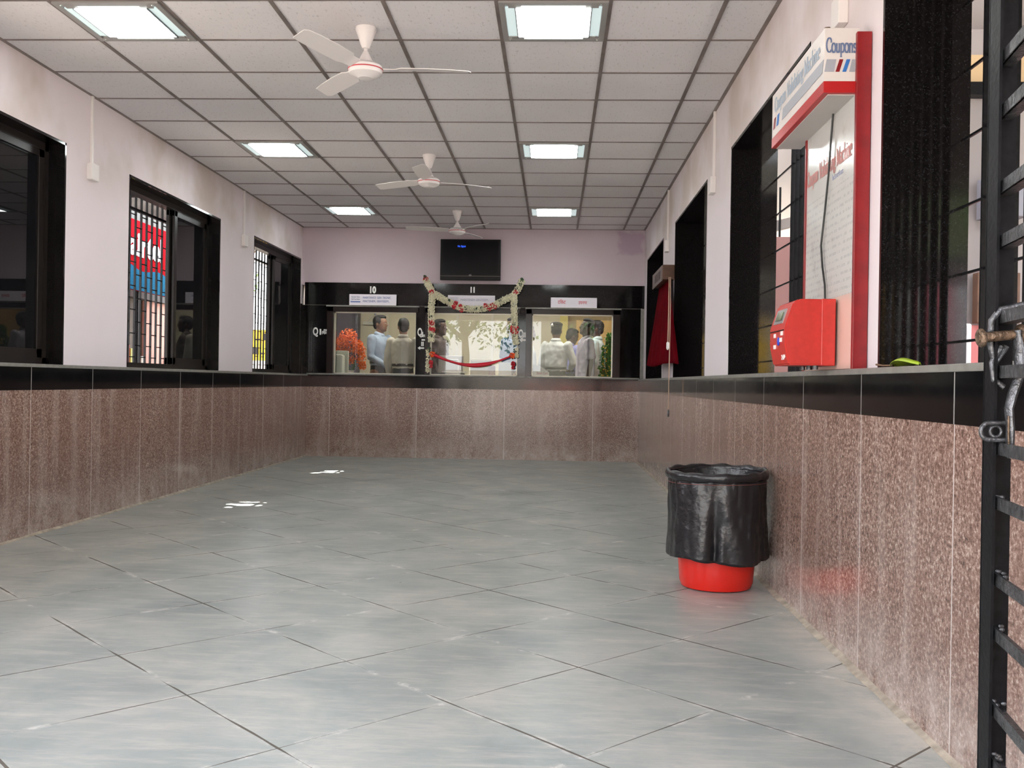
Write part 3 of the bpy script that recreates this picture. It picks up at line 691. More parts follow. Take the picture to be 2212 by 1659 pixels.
# ================================================================== PELMET AND CURTAIN
t = thing('curtain_pelmet', 'brown wooden pelmet box with dark slots fixed to the pillar above the red curtain', 'pelmet', (1.08, 9.95, 2.02))
WOOD = mat('brown_wood', (.075, .032, .016), .4, var=.3, vscale=12)
MB().box(1.03, XR, 9.50, 10.42, 2.032, 2.175, .004).build('box', WOOD, t)
MB().box(1.024, 1.031, 9.52, 10.42, 2.02, 2.17).build('facing', mat('pelmet_facing', (.12, .09, .07), .35), t)
for y in (9.68, 9.78, 9.90, 10.02, 10.14): MB().box(1.021, 1.026, y-.022, y+.022, 2.055, 2.135).build('slot', mat('slot_dark', (.03, .02, .02), .5), t)
t = thing('red_curtain', 'dark red velvet curtain hanging from the wooden pelmet, flared at its hem', 'curtain', (1.08, 9.9, 1.2))
rows = []; nz, nu = 24, 90
for j in range(nz+1):
    v = j/nz; z = 2.03-.83*v; r = []
    for i in range(nu+1):
        u = i/nu; ya, yb = 9.55-.70*v**1.05, 10.40+.18*v; y = ya+(yb-ya)*u
        bul = .10*sin(pi*u)**.6*v + .055*v*u
        fold = (.012+.018*v)*sin(u*2*pi*7+2*sin(3*u)+.5*v)+.008*mnoise.noise((u*9, v*2, 1))
        r.append(Vector((1.095+.032*v*(1-u)-bul-fold*.8, y, z+(.012*sin(u*9) if j == nz else 0))))
    rows.append(r)
mb = MB(); R = [[mb.bm.verts.new(p) for p in r] for r in rows]
for a, b2 in zip(R, R[1:]):
    for j in range(nu): mb.bm.faces.new((a[j], a[j+1], b2[j+1], b2[j]))
o = mb.build('cloth', mat('red_velvet', (.085, .0012, .004), .9, var=.2, vscale=6, spec=.04), t, 'all'); md = o.modifiers.new('thickness', 'SOLIDIFY'); md.thickness = .004
t = thing('pull_cord', 'beige pull cord with a white toggle hanging in front of the red curtain', 'cord', (1.0, 9.3, .74))
CORD = mat('beige_cord', (.42, .28, .20), .7)
MB().tube([(1.092, 9.485, 2.05), (1.060, 9.20, 1.7), (1.022, 8.90, 1.38)], .0055, 8).build('cord', CORD, t, True)
MB().tube([(1.106, 9.485, 2.05), (1.075, 9.20, 1.7), (1.026, 8.80, 1.22), (1.024, 8.79, .78)], .0045, 8).build('cord', CORD, t, True)
MB().lathe([(.004, .03), (.013, .02), (.013, -.03), (.006, -.045)], (1.022, 8.90, 1.37), 14).build('toggle', WHITE, t, True)
MB().lathe([(.003, .03), (.009, .015), (.009, -.03), (.004, -.04)], (1.024, 8.79, .76), 14).build('weight', STEELD, t, True)

# ================================================================== DUSTBIN
bx, by = .825, 4.93
t = thing('dustbin', 'red plastic bucket lined with a black bin bag standing by the granite wall', 'dustbin', (bx, by, 0))
MB().lathe([(.150, .0), (.172, .006), (.182, .03), (.187, .10), (.205, .30), (.222, .53), (.232, .56), (.226, .565), (.216, .53), (.200, .30), (.165, .05), (.02, .045)], (bx, by, 0), 56).build('bucket', BRED, t, True)
BAG = mat('black_bin_bag', (.012, .011, .013), .27, bump=.9, bscale=14)
def bagr(a, z):
    base = .236+.006*mnoise.noise((cos(a)*2, sin(a)*2, z*3))
    v = (.53-z)/.37
    f = .008*v*sin(5*a+1.3)+.010*mnoise.noise((cos(a)*6, sin(a)*6, z*5+4))+.006*abs(mnoise.noise((cos(a)*13, sin(a)*13, z*9)))+.012*v
    d = ((a-radians(258)+pi) % (2*pi))-pi           # the deep crease facing the camera
    f += -.030*math.exp(-(d/.10)**2)*min(1, max(0, v*1.6))+.016*math.exp(-((d+.28)/.16)**2)*v
    r = base+f
    if cos(a) > .3: r = min(r, (XRd-.004-bx)/cos(a))
    return r
def lumpy(zs, rf, seg=150):
    return [[Vector((bx+rf(2*pi*k/seg, z)*cos(2*pi*k/seg), by+rf(2*pi*k/seg, z)*sin(2*pi*k/seg), z+(0.010*sin(2*2*pi*k/seg+.6)+.012*mnoise.noise((cos(2*pi*k/seg)*2, sin(2*pi*k/seg)*2, 9)) *hem))) for k in range(seg)] for z, hem in zs]
mb = MB(); mb.ring_skin(lumpy([(.155+.403*i/30, max(0, 1-i/7)) for i in range(0, 31)], bagr), cap=False)
o = mb.build('bag_skirt', BAG, t, 'all'); md = o.modifiers.new('thickness', 'SOLIDIFY'); md.thickness = .002; md.offset = 1
mb = MB(); seg = 120; rings = []
for j in range(14):
    th = 2*pi*j/14; row = []
    for k in range(seg):
        a = 2*pi*k/seg; rr = .013+.003*mnoise.noise((cos(a)*5, sin(a)*5, 2))+.002*sin(11*a); sq = 1.75
        r = .243+.004*sin(a*3)+cos(th)*rr; z = .567+.007*sin(a+.7)+sin(th)*rr*sq
        if cos(a) > .3: r = min(r, (XRd-.003-bx)/cos(a))
        row.append(Vector((bx+r*cos(a), by+r*sin(a), z)))
    rings.append(row)
mb.ring_skin(rings, closed=True); mb.build('rolled_rim', BAG, t, 'all')
mb = MB(); L = [[Vector((bx+(.2085-.075*q-.005*sin(9*2*pi*k/90)*min(1, q*3))*cos(2*pi*k/90), by+(.2085-.075*q-.005*sin(9*2*pi*k/90)*min(1, q*3))*sin(2*pi*k/90), .575-.40*q)) for k in range(90)] for q in [0, .1, .25, .5, .75, 1]]
mb.ring_skin(L, cap=False); L2 = mb.bm.verts; mb.build('bag_lining', BAG, t, 'all')
MB().lathe([(.001, .182), (.140, .178), (.140, .175), (.001, .175)], (bx, by, 0), 40, cap=False).build('bag_bottom', BAG, t, True)
MB().tube([(bx+.2435*cos(2*pi*k/60), by+.2435*sin(2*pi*k/60), .527+.006*sin(2*pi*k/60+2.4)) for k in range(60)], .0012, 6, closed=True).build('string_tie', mat('tie_string', (.22, .06, .05), .6), t, True)

# ================================================================== GATE LEAF
GP = Vector((.800, 1.80, 0)); GD = Vector((-.172, -1, 0)).normalized()    # direction from the free stile to the hinge
GN = Vector((-GD.y, GD.x, 0))
t = thing('iron_gate', 'black iron gate leaf with flat rails standing open beside the granite wall', 'gate', (.80, 1.80, 0))
def gm(u, w, z): return GP+GD*u+GN*w+Vector((0, 0, z))
def gbox(mb, u0, u1, w0, w1, z0, z1):
    P8 = [gm(u, w, z) for z in (z0, z1) for (u, w) in ((u0, w0), (u1, w0), (u1, w1), (u0, w1))]
    v = [mb.bm.verts.new(p) for p in P8]
    for f in ((3, 2, 1, 0), (4, 5, 6, 7), (0, 1, 5, 4), (1, 2, 6, 5), (2, 3, 7, 6), (3, 0, 4, 7)): mb.bm.faces.new([v[i] for i in f])
# front flange is square to the camera, so model the stile as an L
mb = MB(); M = None
mb.box(.7765, .8255, 1.795, 1.800, .03, 2.45); mb.box(.7765, .7815, 1.755, 1.797, .03, 2.45); mb.build('stile', IRON, t)
mb = MB(); gbox(mb, 1.22, 1.26, -.02, .02, .03, 2.45); mb.build('hinge_stile', IRON, t)
zs = []; z = .109
i = 0
while z < 2.42:
    zs.append(z); z += (.097, .136)[i % 2]; i += 1
off = .573-min(zs, key=lambda q: abs(q-.573))
for z in zs:
    z += off; mb = MB(); gbox(mb, .000, 1.24, -.004, .020, z-.011, z-.005); gbox(mb, .000, 1.24, -.006, -.001, z-.011, z+.011); mb.build('rail', STEELD, t)
def weld(z, s):
    mb = MB(); random.seed(s)
    for k in range(6): mb.ell((.798+.006*random.uniform(-1, 1)+k*.003, 1.793, z+random.uniform(-.006, .006)), (.006, .004, .004), seg=7, rings=5)
    return mb
for i, z in enumerate(zs):
    if .2 < z+off < 1.8: weld(z+off+.004, i).build('weld', STEELD, t, True)
random.seed(11)
# sliding bolt: rod, rings, drop handle, staple
bolt = MB().tube([(.742, 1.745, 1.098), (.80, 1.74, 1.104), (.86, 1.735, 1.112), (.98, 1.725, 1.125)], .0088, 16).build('bolt_rod', RUST, t, True)
def ringm(c, R, r, ax=Vector((1, .0, .1))):
    ax = ax.normalized(); a = ax.cross(Vector((0, 0, 1))).normalized(); b2 = ax.cross(a)
    return MB().tube([Vector(c)+a*R*cos(2*pi*k/28)+b2*R*sin(2*pi*k/28) for k in range(28)], r, 10, closed=True)
ringm((.748, 1.745, 1.098), .0115, .0055).build('bolt_collar', RUST, bolt, True)
ringm((.815, 1.742, 1.106), .0115, .0060).build('bolt_guide', RUST, t, True)
MB().tube([(.800, 1.765, 1.085), (.780, 1.765, 1.05), (.771, 1.762, 1.09), (.772, 1.760, 1.13), (.786, 1.758, 1.150), (.812, 1.757, 1.155), (.84, 1.752, 1.162)], [.006]*7, 10).build('bolt_loop', STEELD, t, True)
MB().tube([(.790, 1.763, 1.085), (.774, 1.762, 1.055), (.778, 1.761, 1.025), (.795, 1.76, 1.012)], .005, 10).build('bolt_loop', STEELD, t, True)
mb = MB(); hp = [(.806, 1.738, 1.112, .012), (.810, 1.738, 1.07, .013), (.812, 1.738, 1.035, .013), (.800, 1.737, 1.0, .013), (.794, 1.737, .975, .012), (.797, 1.737, .94, .0115), (.797, 1.737, .905, .011), (.797, 1.737, .888, .007)]
mb.tube([p[:3] for p in hp], [p[3] for p in hp], 14, flat=.55); mb.build('bolt_handle', STEELD, t, True)
mb = MB(); mb.tube([(.790, 1.737-.008, .962), (.7905, 1.729, .925), (.792, 1.729, .905)], .0018, 6); mb.build('handle_groove', RUST, t, True)
mb = MB(); c = Vector((.768, 1.745, .934)); path = [(.800, 1.745, .949)]+[(c.x-.004+.0125*cos(a)*1.1, 1.745, c.z+.0145*sin(a)) for a in [radians(q) for q in range(90, 271, 20)]]+[(.800, 1.745, .919)]
mb.tube(path, .0042, 10); mb.build('staple', STEELD, t, True)
ringm((.777, 1.748, .934), .0095, .0028, Vector((0, 1, 0))).build('staple_eye', STEELD, t, True)

# ================================================================== GARLANDS AND RIBBON
PET = mat('cream_petals', (.72, .68, .50), .6, var=.25, vscale=60); ROSE = mat('red_petals', (.50, .012, .025), .6, var=.3, vscale=60); GRN = mat('dark_sprig', (.025, .06, .02), .6, var=.3, vscale=50)
MARI = mat('orange_marigold', (.85, .10, .01), .6, var=.3, vscale=50)
def clump(c, R, n, s, seed=0, flat=.7):
    rnd = random.Random(seed); mb = MB(); c = Vector(c)
    for i in range(n):
        d = Vector((rnd.gauss(0, 1), rnd.gauss(0, 1)*flat, rnd.gauss(0, 1))).normalized()*R*rnd.uniform(.55, 1)
        M = Matrix.Translation(c+Vector((d.x, d.y*flat, d.z))) @ Euler((rnd.uniform(0, 3), rnd.uniform(0, 3), rnd.uniform(0, 3))).to_matrix().to_4x4()
        mb.ell((0, 0, 0), (s, s*.75, s*.35), M, seg=7, rings=5)
    return mb
def garland(label, pts, R, roses, sprigs, seed, group='flower garlands round counter 11'):
    pts = [Vector(p) for p in pts]; L = [0]
    for a, b2 in zip(pts, pts[1:]): L.append(L[-1]+(b2-a).length)
    def at(s):
        for i in range(len(pts)-1):
            if s <= L[i+1]: return pts[i].lerp(pts[i+1], (s-L[i])/(L[i+1]-L[i]))
        return pts[-1]
    t = thing('flower_garland', label, 'garland', tuple(pts[0]), group); rnd = random.Random(seed); mb = MB(); s = 0
    mb.tube([at(L[-1]*k/20) for k in range(21)], R*.6, 8)
    while s < L[-1]:
        c = at(s); d = (at(min(L[-1], s+.01))-at(max(0, s-.01))).normalized(); up = Vector((0, -1, 0)); sd = d.cross(up).normalized()
        for k in range(9):
            a = 2*pi*(k+rnd.random()*.4)/9; p = c+(sd*cos(a)+up*sin(a))*R*rnd.uniform(.8, 1.15)+d*rnd.uniform(-.006, .006)
            M = Matrix.Translation(p) @ Euler((rnd.uniform(0, 3), rnd.uniform(0, 3), rnd.uniform(0, 3))).to_matrix().to_4x4()
            mb.ell((0, 0, 0), (.013, .010, .006), M, seg=6, rings=4)
        s += .0165
    mb.build('white_flowers', PET, t, True)
    for i, (f, dx, dz, n) in enumerate(roses): p = at(f*L[-1]); clump(p+Vector((dx, -R*.6, dz)), R*.78, int(n*1.3), .016, seed*7+i).build('red_rose', ROSE, t, True)
    for i, (f, dx, dz, n) in enumerate(sprigs): p = at(f*L[-1]); clump(p+Vector((dx, -R*.7, dz)), R*.6, int(n*1.3), .012, seed*9+i).build('leaf_sprig', GRN, t, True)
    return t
yg = YF-.105
swag = [(-1.699, yg, 2.335), (-1.60, yg, 2.155), (-1.48, yg, 2.085), (-1.36, yg, 2.02), (-1.24, yg, 1.965), (-1.10, yg-.005, 1.945), (-.96, yg, 1.950), (-.82, yg, 1.985), (-.70, yg, 2.055), (-.55, yg, 2.13), (-.50, yg, 2.2), (-.437, yg, 2.335)]
garland('swag of white flowers with red roses looped over the sign under number 11', swag, .037,
        [(.01, 0, .01, 26), (.115, .0, -.01, 20), (.335, 0, -.02, 34), (.35, 0, .025, 26), (.385, .01, .01, 16), (.40, 0, -.03, 14), (.60, 0, .03, 16), (.63, 0, -.02, 22), (.655, 0, .01, 22), (.68, 0, -.02, 16), (.885, 0, .0, 22)],
        [(.0, 0, .02, 20), (.29, 0, .02, 10), (.44, 0, .01, 12), (.57, 0, .01, 14), (.73, 0, .02, 10), (.90, 0, .02, 10), (.99, 0, .01, 34), (.965, 0, -.01, 14), (.52, 0, .0, 6)], 3)
garland('string of white flowers hanging down the window side nearest counter 10', [(-1.60, yg, 2.15), (-1.615, yg-.01, 1.9), (-1.605, yg, 1.7), (-1.61, yg, 1.52)], .038, [(.60, 0, 0, 26), (.63, .01, 0, 16), (.74, 0, 0, 30), (.76, .02, 0, 22)], [(.22, 0, 0, 6), (.50, 0, 0, 16), (.87, 0, 0, 14)], 5)
garland('string of white flowers hanging down the window side beside the letters Q II', [(-.545, yg, 2.13), (-.535, yg-.01, 1.9), (-.53, yg, 1.7), (-.525, yg, 1.60), (-.50, yg, 1.50)], .036, [(.66, -.025, 0, 12), (.66, .02, 0, 12), (.74, -.025, 0, 14), (.74, .02, 0, 14)], [(.2, .0, 0, 6), (.58, 0, 0, 12), (.82, 0, 0, 8)], 6)
for lb, x, s in (('orange marigold bunch holding the ribbon end near the pillar with two arrows', -1.62, 1), ('orange marigold bunch holding the ribbon end near the letters Q II', -.525, -1)):
    t = thing('marigold_bunch', lb, 'flowers', (x, yg, 1.15), 'marigold bunches holding the ribbon')
    mb = MB(); rnd = random.Random(3)
    for k in range(90):
        f = rnd.random(); M = Matrix.Translation((x-s*.03+rnd.uniform(-.02, .02), yg+rnd.uniform(-.02, .02), 1.42-.30*f if s > 0 else 1.45-.12*f)) @ Euler((rnd.uniform(0, 3), rnd.uniform(0, 3), 0)).to_matrix().to_4x4(); mb.ell((0, 0, 0), (.012, .01, .006), M, seg=6, rings=4)
    mb.build('white_flowers', PET, t, True)
    clump((x+s*.03, yg-.02, 1.355), .036, 50, .014, 8).build('marigold', MARI, t, True)
    clump((x+s*.015, yg-.01, 1.25), .026, 40, .014, 9).build('red_petals', ROSE, t, True); clump((x+s*.018, yg-.01, 1.20), .022, 26, .012, 12).build('red_petals', ROSE, t, True)
    clump((x-s*.01, yg-.015, 1.42), .03, 14, .011, 10).build('leaf_sprig', GRN, t, True)
rb = []
for i in range(31):
    u = i/30; x = -1.575+1.01*u; z = 1.355-.135*sin(pi*min(1, u*.98))**.9 + (.0 if u < .5 else .01*(u-.5)); w = .013+.014*math.exp(-((u-.58)/.2)**2)+(.01 if u < .2 else 0)*(1-u*5)
    if u > .8: w = .012
    tw = .6*sin(u*7)
    rb.append([Vector((x, yg-.03-.006*tw, z+w)), Vector((x, yg-.036, z)), Vector((x, yg-.03+.006*tw, z-w))])
mb = MB(); R = [[mb.bm.verts.new(p) for p in r] for r in rb]
for a, b2 in zip(R, R[1:]):
    for j in range(2): mb.bm.faces.new((a[j], a[j+1], b2[j+1], b2[j]))
o = mb.build('inauguration_ribbon', mat('red_satin', (.60, .008, .03), .35), None, 'all'); md = o.modifiers.new('thickness', 'SOLIDIFY'); md.thickness = .002
tag(o, 'red satin ribbon sagging across the window of counter 11', 'ribbon')

# ================================================================== OFFICE BEHIND THE GLASS
FZ = .20                       # raised office floor
CREAM = mat('cream_partition', (.60, .55, .42), .5, var=.05, vscale=2); YEL = mat('yellow_wall', (.66, .44, .17), .6, var=.05, vscale=2); OLV = mat('ochre_wall', (.40, .31, .16), .6)
struct('floor', MB().box(XLo, XRo+.6, YB+.15, 18.2, 0, FZ), mat('office_floor', (.38, .35, .32), .4))
struct('ceiling', MB().box(XLo, XRo+.6, YB+.15, 18.2, 2.9, 2.96), mat('office_ceiling', (.7, .68, .62), .8))
mb = MB(); mb.box(XLo, .07, 16.0, 16.08, FZ, 2.9)
w = struct('wall_office_back', mb, CREAM)
mb = MB()
for x in (-2.78, -2.20, -1.62, -1.04, -.46): mb.box(x-.02, x+.02, 15.985, 16.0, FZ, 2.9)
mb.build('cover_strip', mat('partition_strip', (.62, .58, .50), .4), w)
struct('wall_office_yellow', MB().box(.07, .20, 15.9, 16.08, FZ, 2.9), mat('bright_yellow_wall', (.72, .62, .20), .6))
struct('wall_office_ochre', MB().box(.20, XRo+.6, 16.0, 16.08, FZ, 2.9), OLV)
struct('wall_office_right', MB().box(XRo+.5, XRo+.6, YB+.15, 16.0, FZ, 2.9), YEL)
struct('wall_office_left', MB().box(XLo-.1, XLo, YB+.3, 16.0, FZ, 2.9), CREAM)
tag(MB().box(.33, 1.25, 15.7, 15.75, FZ, 2.03, .01).build('partition_panel', YEL), 'flat yellow partition panel standing behind the man looking up', 'partition')
tag(MB().box(-3.64, -3.22, 15.7, 15.96, FZ, 2.6, .01).build('steel_cupboard', mat('dark_purple_cupboard', (.06, .05, .08), .4)), 'tall dark cupboard against the cream wall behind the orange flowers', 'cupboard')
mb = MB().box(-3.2, .9, 12.95, 13.10, .95, 1.0, .005); struct('office_counter_shelf', mb, mat('counter_laminate', (.45, .42, .36), .4))
for i, (x, y) in enumerate(((-2.5, 13.45), (-.95, 13.6), (.45, 13.5))):  # tube panels out of view, added to brighten the office
    t = local_thing('office_fill_light', 'unseen long tube panel added to brighten the office', 'ceiling light', (x, y, 2.9), 0, 'added office fill lights')
    MB().box(-.6, .6, -.09, .09, -.03, 0, .004).build('housing', WHITE, t); MB().box(-.56, .56, -.06, .06, -.04, -.028).build('diffuser', mat('office_fill_glow', (1, .97, .86), .4, emit=44), t)
t = thing('hanging_sign', 'white hanging name sign on two cords on the cream wall', 'sign', (-2.98, 15.97, 1.95))
MB().box(-3.18, -2.76, 15.955, 15.967, 1.925, 1.975).build('board', mat('sign_pale', (.62, .62, .56), .5), t); text('lettering', 'COUNTER  TEN', .04, INKG, t, Vector((-2.97, 15.953, 1.95)), sx=.9)
MB().tube([(-3.12, 15.97, 1.97), (-2.98, 15.975, 2.09), (-2.82, 15.97, 1.97)], .003, 6).build('cord', INKG, t)
MB().ell((-2.98, 15.96, 2.10), (.02, .01, .02)).build('hook', INKG, t)

SKINS = {'d': mat('skin_deep', (.11, .05, .03), .5, var=.08, vscale=12), 'm': mat('skin_brown', (.20, .095, .055), .5, var=.08, vscale=12), 'v': mat('skin_dark', (.06, .027, .018), .5, var=.08, vscale=12)}
HAIR = mat('black_hair', (.006, .005, .006), .55, bump=.5, bscale=60, spec=.2)
def remesh(o, vox, smooth=4, fac=.5):
    r = o.modifiers.new('join', 'REMESH'); r.mode = 'VOXEL'; r.voxel_size = vox; r.use_smooth_shade = True
    s = o.modifiers.new('soften', 'SMOOTH'); s.iterations = smooth; s.factor = fac
def person(label, x, y, h, rz, skin, shirt, trouser, head_yaw=0, head_pitch=0, cap=False, sleeve='long', armL=None, armR=None, long_hair=False, tucked=True, seed=1, glasses=False):
    """local frame: faces -Y, 1.71 m tall before scaling"""
    s = h/1.715; t = local_thing('person', label, 'person', (x, y, FZ), rz, 'people in the ticket office', s); sk = SKINS[skin]
    HM = Matrix.Translation((0, .01, 1.49)) @ Euler((head_pitch, 0, head_yaw)).to_matrix().to_4x4() @ Matrix.Translation((0, -.01, -1.49))
    aL = armL or [(.19, 0, 1.385), (.235, .015, 1.11), (.225, -.07, .87)]; aR = armR or [(-.19, 0, 1.385), (-.235, .015, 1.11), (-.225, -.07, .87)]
    b = MB()
    b.stack([(0, 0, .86, .13, .095), (0, 0, .95, .155, .11), (0, 0, 1.05, .135, .098), (0, 0, 1.2, .150, .105), (0, .005, 1.32, .165, .105), (0, .01, 1.39, .14, .085), (0, .012, 1.425, .07, .06)])
    b.limb([(0, .015, 1.40), (0, .008, 1.53)], [.056, .052]); 
    # head: skull, jaw, nose, brow, lips, ears
    b.stack([(0, -.050, 1.488, .022, .022), (0, -.042, 1.497, .040, .042), (0, -.026, 1.520, .055, .066), (0, -.012, 1.55, .064, .084), (0, -.002, 1.585, .070, .094), (0, .003, 1.62, .0745, .098), (0, .005, 1.655, .0735, .095), (0, .006, 1.685, .062, .080), (0, .006, 1.706, .038, .050), (0, .006, 1.713, .012, .016)], 24, HM)
    b.ell((0, -.096, 1.578), (.013, .020, .016), HM); b.ell((0, -.094, 1.600), (.008, .012, .026), HM); b.ell((0, -.083, 1.630), (.045, .014, .008), HM)
    b.ell((0, -.090, 1.547), (.022, .008, .005), HM); b.ell((0, -.088, 1.536), (.020, .009, .006), HM); b.ell((0, -.080, 1.508), (.020, .014, .014), HM)
    for q in (-1, 1): b.ell((q*.076, .012, 1.592), (.007, .018, .030), HM)
    for arm, q in ((aL, 1), (aR, -1)):
        S, E, Wp = [Vector(p) for p in arm]; m1 = S.lerp(E, .5); m2 = E.lerp(Wp, .35)
        b.limb([S, m1, E, m2, Wp], [.052, .046, .037, .036, .025], 12)
        d = (Wp-E).normalized(); side = Vector((0, 1, 0)) if abs(d.y) < .8 else Vector((0, 0, 1)); side = (side-d*side.dot(d)).normalized(); nr = d.cross(side)*q
        b.limb([Wp, Wp+d*.045, Wp+d*.085], [.024, .030, .028], 12)
        for k in range(4):      # four fingers, slightly curled, unequal
            o0 = Wp+d*.088+side*(.030-.020*k); ln = (.062, .072, .066, .052)[k]
            b.limb([o0-d*.02, o0+d*ln*.5+nr*(-.006), o0+d*ln*.95+nr*(-.022-.004*k)], [.0095, .009, .0075], 8)
        o0 = Wp+d*.03+side*.028; b.limb([o0, o0+side*.022+d*.025, o0+side*.028+d*.058-nr*.012], [.011, .010, .008], 8)
    for q in (-1, 1): b.limb([(q*.088, 0, .90), (q*.095, -.005, .47), (q*.10, .02, .09)], [.085, .055, .036], 12); b.limb([(q*.10, .03, .045), (q*.11, -.11, .03)], [.036, .03], 10)
    o = b.build('body', sk, t, 'all'); remesh(o, .0085, 3)
    # hair
    c = MB()
    if not cap or long_hair:
        c.ell((0, .020, 1.640), (.0815, .096, .090), HM, 20, 12); c.ell((0, -.008, 1.692), (.066, .078, .038), HM, 18, 10); c.ell((0, .055, 1.585), (.066, .054, .070), HM)
        for q in (-1, 1): c.ell((q*.0735, -.006, 1.625), (.010, .030, .035), HM)
    if long_hair: c.limb([(0, .075, 1.62), (0, .095, 1.5), (0, .10, 1.36)], [.06, .055, .035])
    if cap and not long_hair: c.ell((0, .030, 1.61), (.077, .080, .080), HM, 18, 10)
    o = c.build('hair', HAIR, t, 'all'); remesh(o, .008, 1)
    if cap:
        c = MB().stack([(0, .0, 1.630, .081, .102), (0, .0, 1.668, .084, .106), (0, .010, 1.69, .093, .114), (0, .016, 1.708, .090, .108), (0, .022, 1.722, .068, .082), (0, .024, 1.728, .02, .03)], 28, HM)
        k = c.build('cap', mat('navy_cap', (.008, .009, .012), .35), t, True)
        MB().ell((0, -.105, 1.655), (.065, .045, .008), HM).build('peak', mat('cap_peak', (.006, .006, .007), .2), k, 'all')
        MB().stack([(.060, .092, 1.655, .022, .018), (.062, .102, 1.68, .017, .014), (.060, .102, 1.700, .006, .006)], 12, HM).build('badge', INKW, k, 'all')
    # eyes
    for q in (-1, 1): MB().ell((q*.030, -.0875, 1.607), (.011, .007, .006), HM).build('eye', mat('eye_white', (.5, .46, .42), .2), t, 'all')
    # shirt
    g = MB(); lo = 1.0 if tucked else .84; w0 = .150 if tucked else .175
    g.stack([(0, .0, lo, w0, .115), (0, 0, lo+.06, w0+.018, .128), (0, 0, 1.08, .165, .126), (0, 0, 1.2, .172, .124), (0, .005, 1.31, .183, .120), (0, .01, 1.385, .172, .100), (0, .014, 1.425, .105, .082), (0, .014, 1.455, .070, .070)], 26)
    for arm in (aL, aR):
        S, E, Wp = [Vector(p) for p in arm]
        if sleeve == 'long': g.limb([S, S.lerp(E, .5), E, E.lerp(Wp, .5), E.lerp(Wp, .93)], [.068, .062, .056, .050, .040], 14)
        else:
            g.limb([S, S.lerp(E, .4)], [.068, .066], 14); g.tube([S.lerp(E, .3), S.lerp(E, .86)], [.066, .074], 16)
    o = g.build('shirt', shirt, t, 'all'); remesh(o, .011, 4)
    tx = bpy.data.textures.get('cloth_folds') or bpy.data.textures.new('cloth_folds', 'CLOUDS'); tx.noise_scale = .09; tx.noise_depth = 1
    d = o.modifiers.new('folds', 'DISPLACE'); d.texture = tx; d.strength = .022; d.mid_level = .5; d.texture_coords = 'GLOBAL'
    # collar
    c = MB(); n = 26; L = [[], [], [], []]
    for k in range(n):
        a = 2*pi*k/n; ca, sa = cos(a), sin(a); fr = max(0, -sa)
        for j, (r1, r2, z) in enumerate(((.058, .060, 1.490-.030*fr), (.064, .066, 1.492-.030*fr), (.082, .084, 1.452-.035*fr), (.074, .076, 1.446-.035*fr))): L[j].append(Vector((r1*ca, .012+r2*sa, z)))
    c.ring_skin(L, closed=True); c.build('collar', shirt, t, 'all')
    # trousers, belt, shoes
    p = MB(); p.stack([(0, 0, .80, .155, .118), (0, 0, .90, .158, .118), (0, 0, 1.05 if tucked else .95, .150, .114)], 24)
    for q in (-1, 1): p.limb([(q*.085, 0, .84), (q*.095, -.003, .47), (q*.10, .012, .10)], [.098, .080, .062], 14)
    o = p.build('trousers', trouser, t, 'all'); remesh(o, .014, 3)
    if tucked: MB().stack([(0, 0, 1.035, .163, .124), (0, 0, 1.04, .168, .129), (0, 0, 1.07, .168, .129), (0, 0, 1.075, .160, .124)], 28).build('belt', mat('belt_leather', (.02, .014, .01), .4), t, 'all')
    for q in (-1, 1): MB().ell((q*.105, -.05, .042), (.045, .135, .042)).build('shoe', mat('black_leather', (.012, .011, .011), .3), t, 'all')
    return t
SH = lambda n, c: mat(n, c, .75, var=.05, vscale=10)
BLUESH = SH('pale_blue_shirt', (.24, .29, .38)); CRSH = SH('cream_shirt', (.44, .40, .34)); WSH = SH('white_shirt', (.50, .50, .49)); LSH = SH('lavender_shirt', (.42, .37, .44)); CYSH = SH('cool_white_shirt', (.44, .52, .54)); NAVY = SH('navy_shirt', (.02, .06, .14)); LILA = SH('violet_shirt', (.22, .21, .45)); DGR = SH('dark_brown_shirt', (.06, .04, .035))
TBL = SH('black_trousers', (.012, .012, .014)); TGR = SH('slate_trousers', (.08, .09, .13)); TCH = SH('charcoal_trousers', (.05, .05, .055))
akimbo = [(.19, 0, 1.385), (.27, .10, 1.15), (.18, -.09, 1.02)]
person('man in a pale blue shirt looking towards the right side behind the orange flowers', -2.515, 13.88, 1.735, radians(62), 'm', BLUESH, TBL, radians(14), seed=2, armR=[(-.19, 0, 1.385), (-.25, -.04, 1.12), (-.12, -.20, 1.0)])
person('man in a cream shirt seen from behind beside the man in pale blue', -2.085, 13.30, 1.66, radians(168), 'm', CRSH, TCH, radians(25), sleeve='long')
person('dark man in dark clothes half hidden behind the hanging flower string of counter 11', -1.64, 13.75, 1.68, radians(75), 'v', DGR, TBL, 0)
person('person in a navy shirt half hidden behind the flowers beside the letters Q II', -.605, 13.7, 1.71, radians(-55), 'd', NAVY, TGR, 0, sleeve='short')
person('man at the edge of the window pillar with only the back of his head showing', -.385, 14.0, 1.62, radians(90), 'd', WSH, TCH, 0)
person('uniformed man in a white shirt and dark cap with a badge', .018, 13.85, 1.66, radians(150), 'd', WSH, SH('khaki_green_trousers', (.05, .05, .035)), radians(28), head_pitch=.12, cap=True, armR=[(-.19, 0, 1.385), (-.26, -.05, 1.14), (-.12, -.22, 1.05)])
person('short person in a violet shirt with bowed head beside the capped man', .225, 14.45, 1.62, radians(120), 'v', LILA, TBL, 0, head_pitch=.3)
person('man in a lavender short sleeved shirt looking up to the left', .410, 13.22, 1.68, radians(-78), 'v', LSH, TGR, radians(-6), head_pitch=-.22, sleeve='short', tucked=False, armL=[(.19, 0, 1.385), (.215, .03, 1.12), (.20, -.02, .88)])
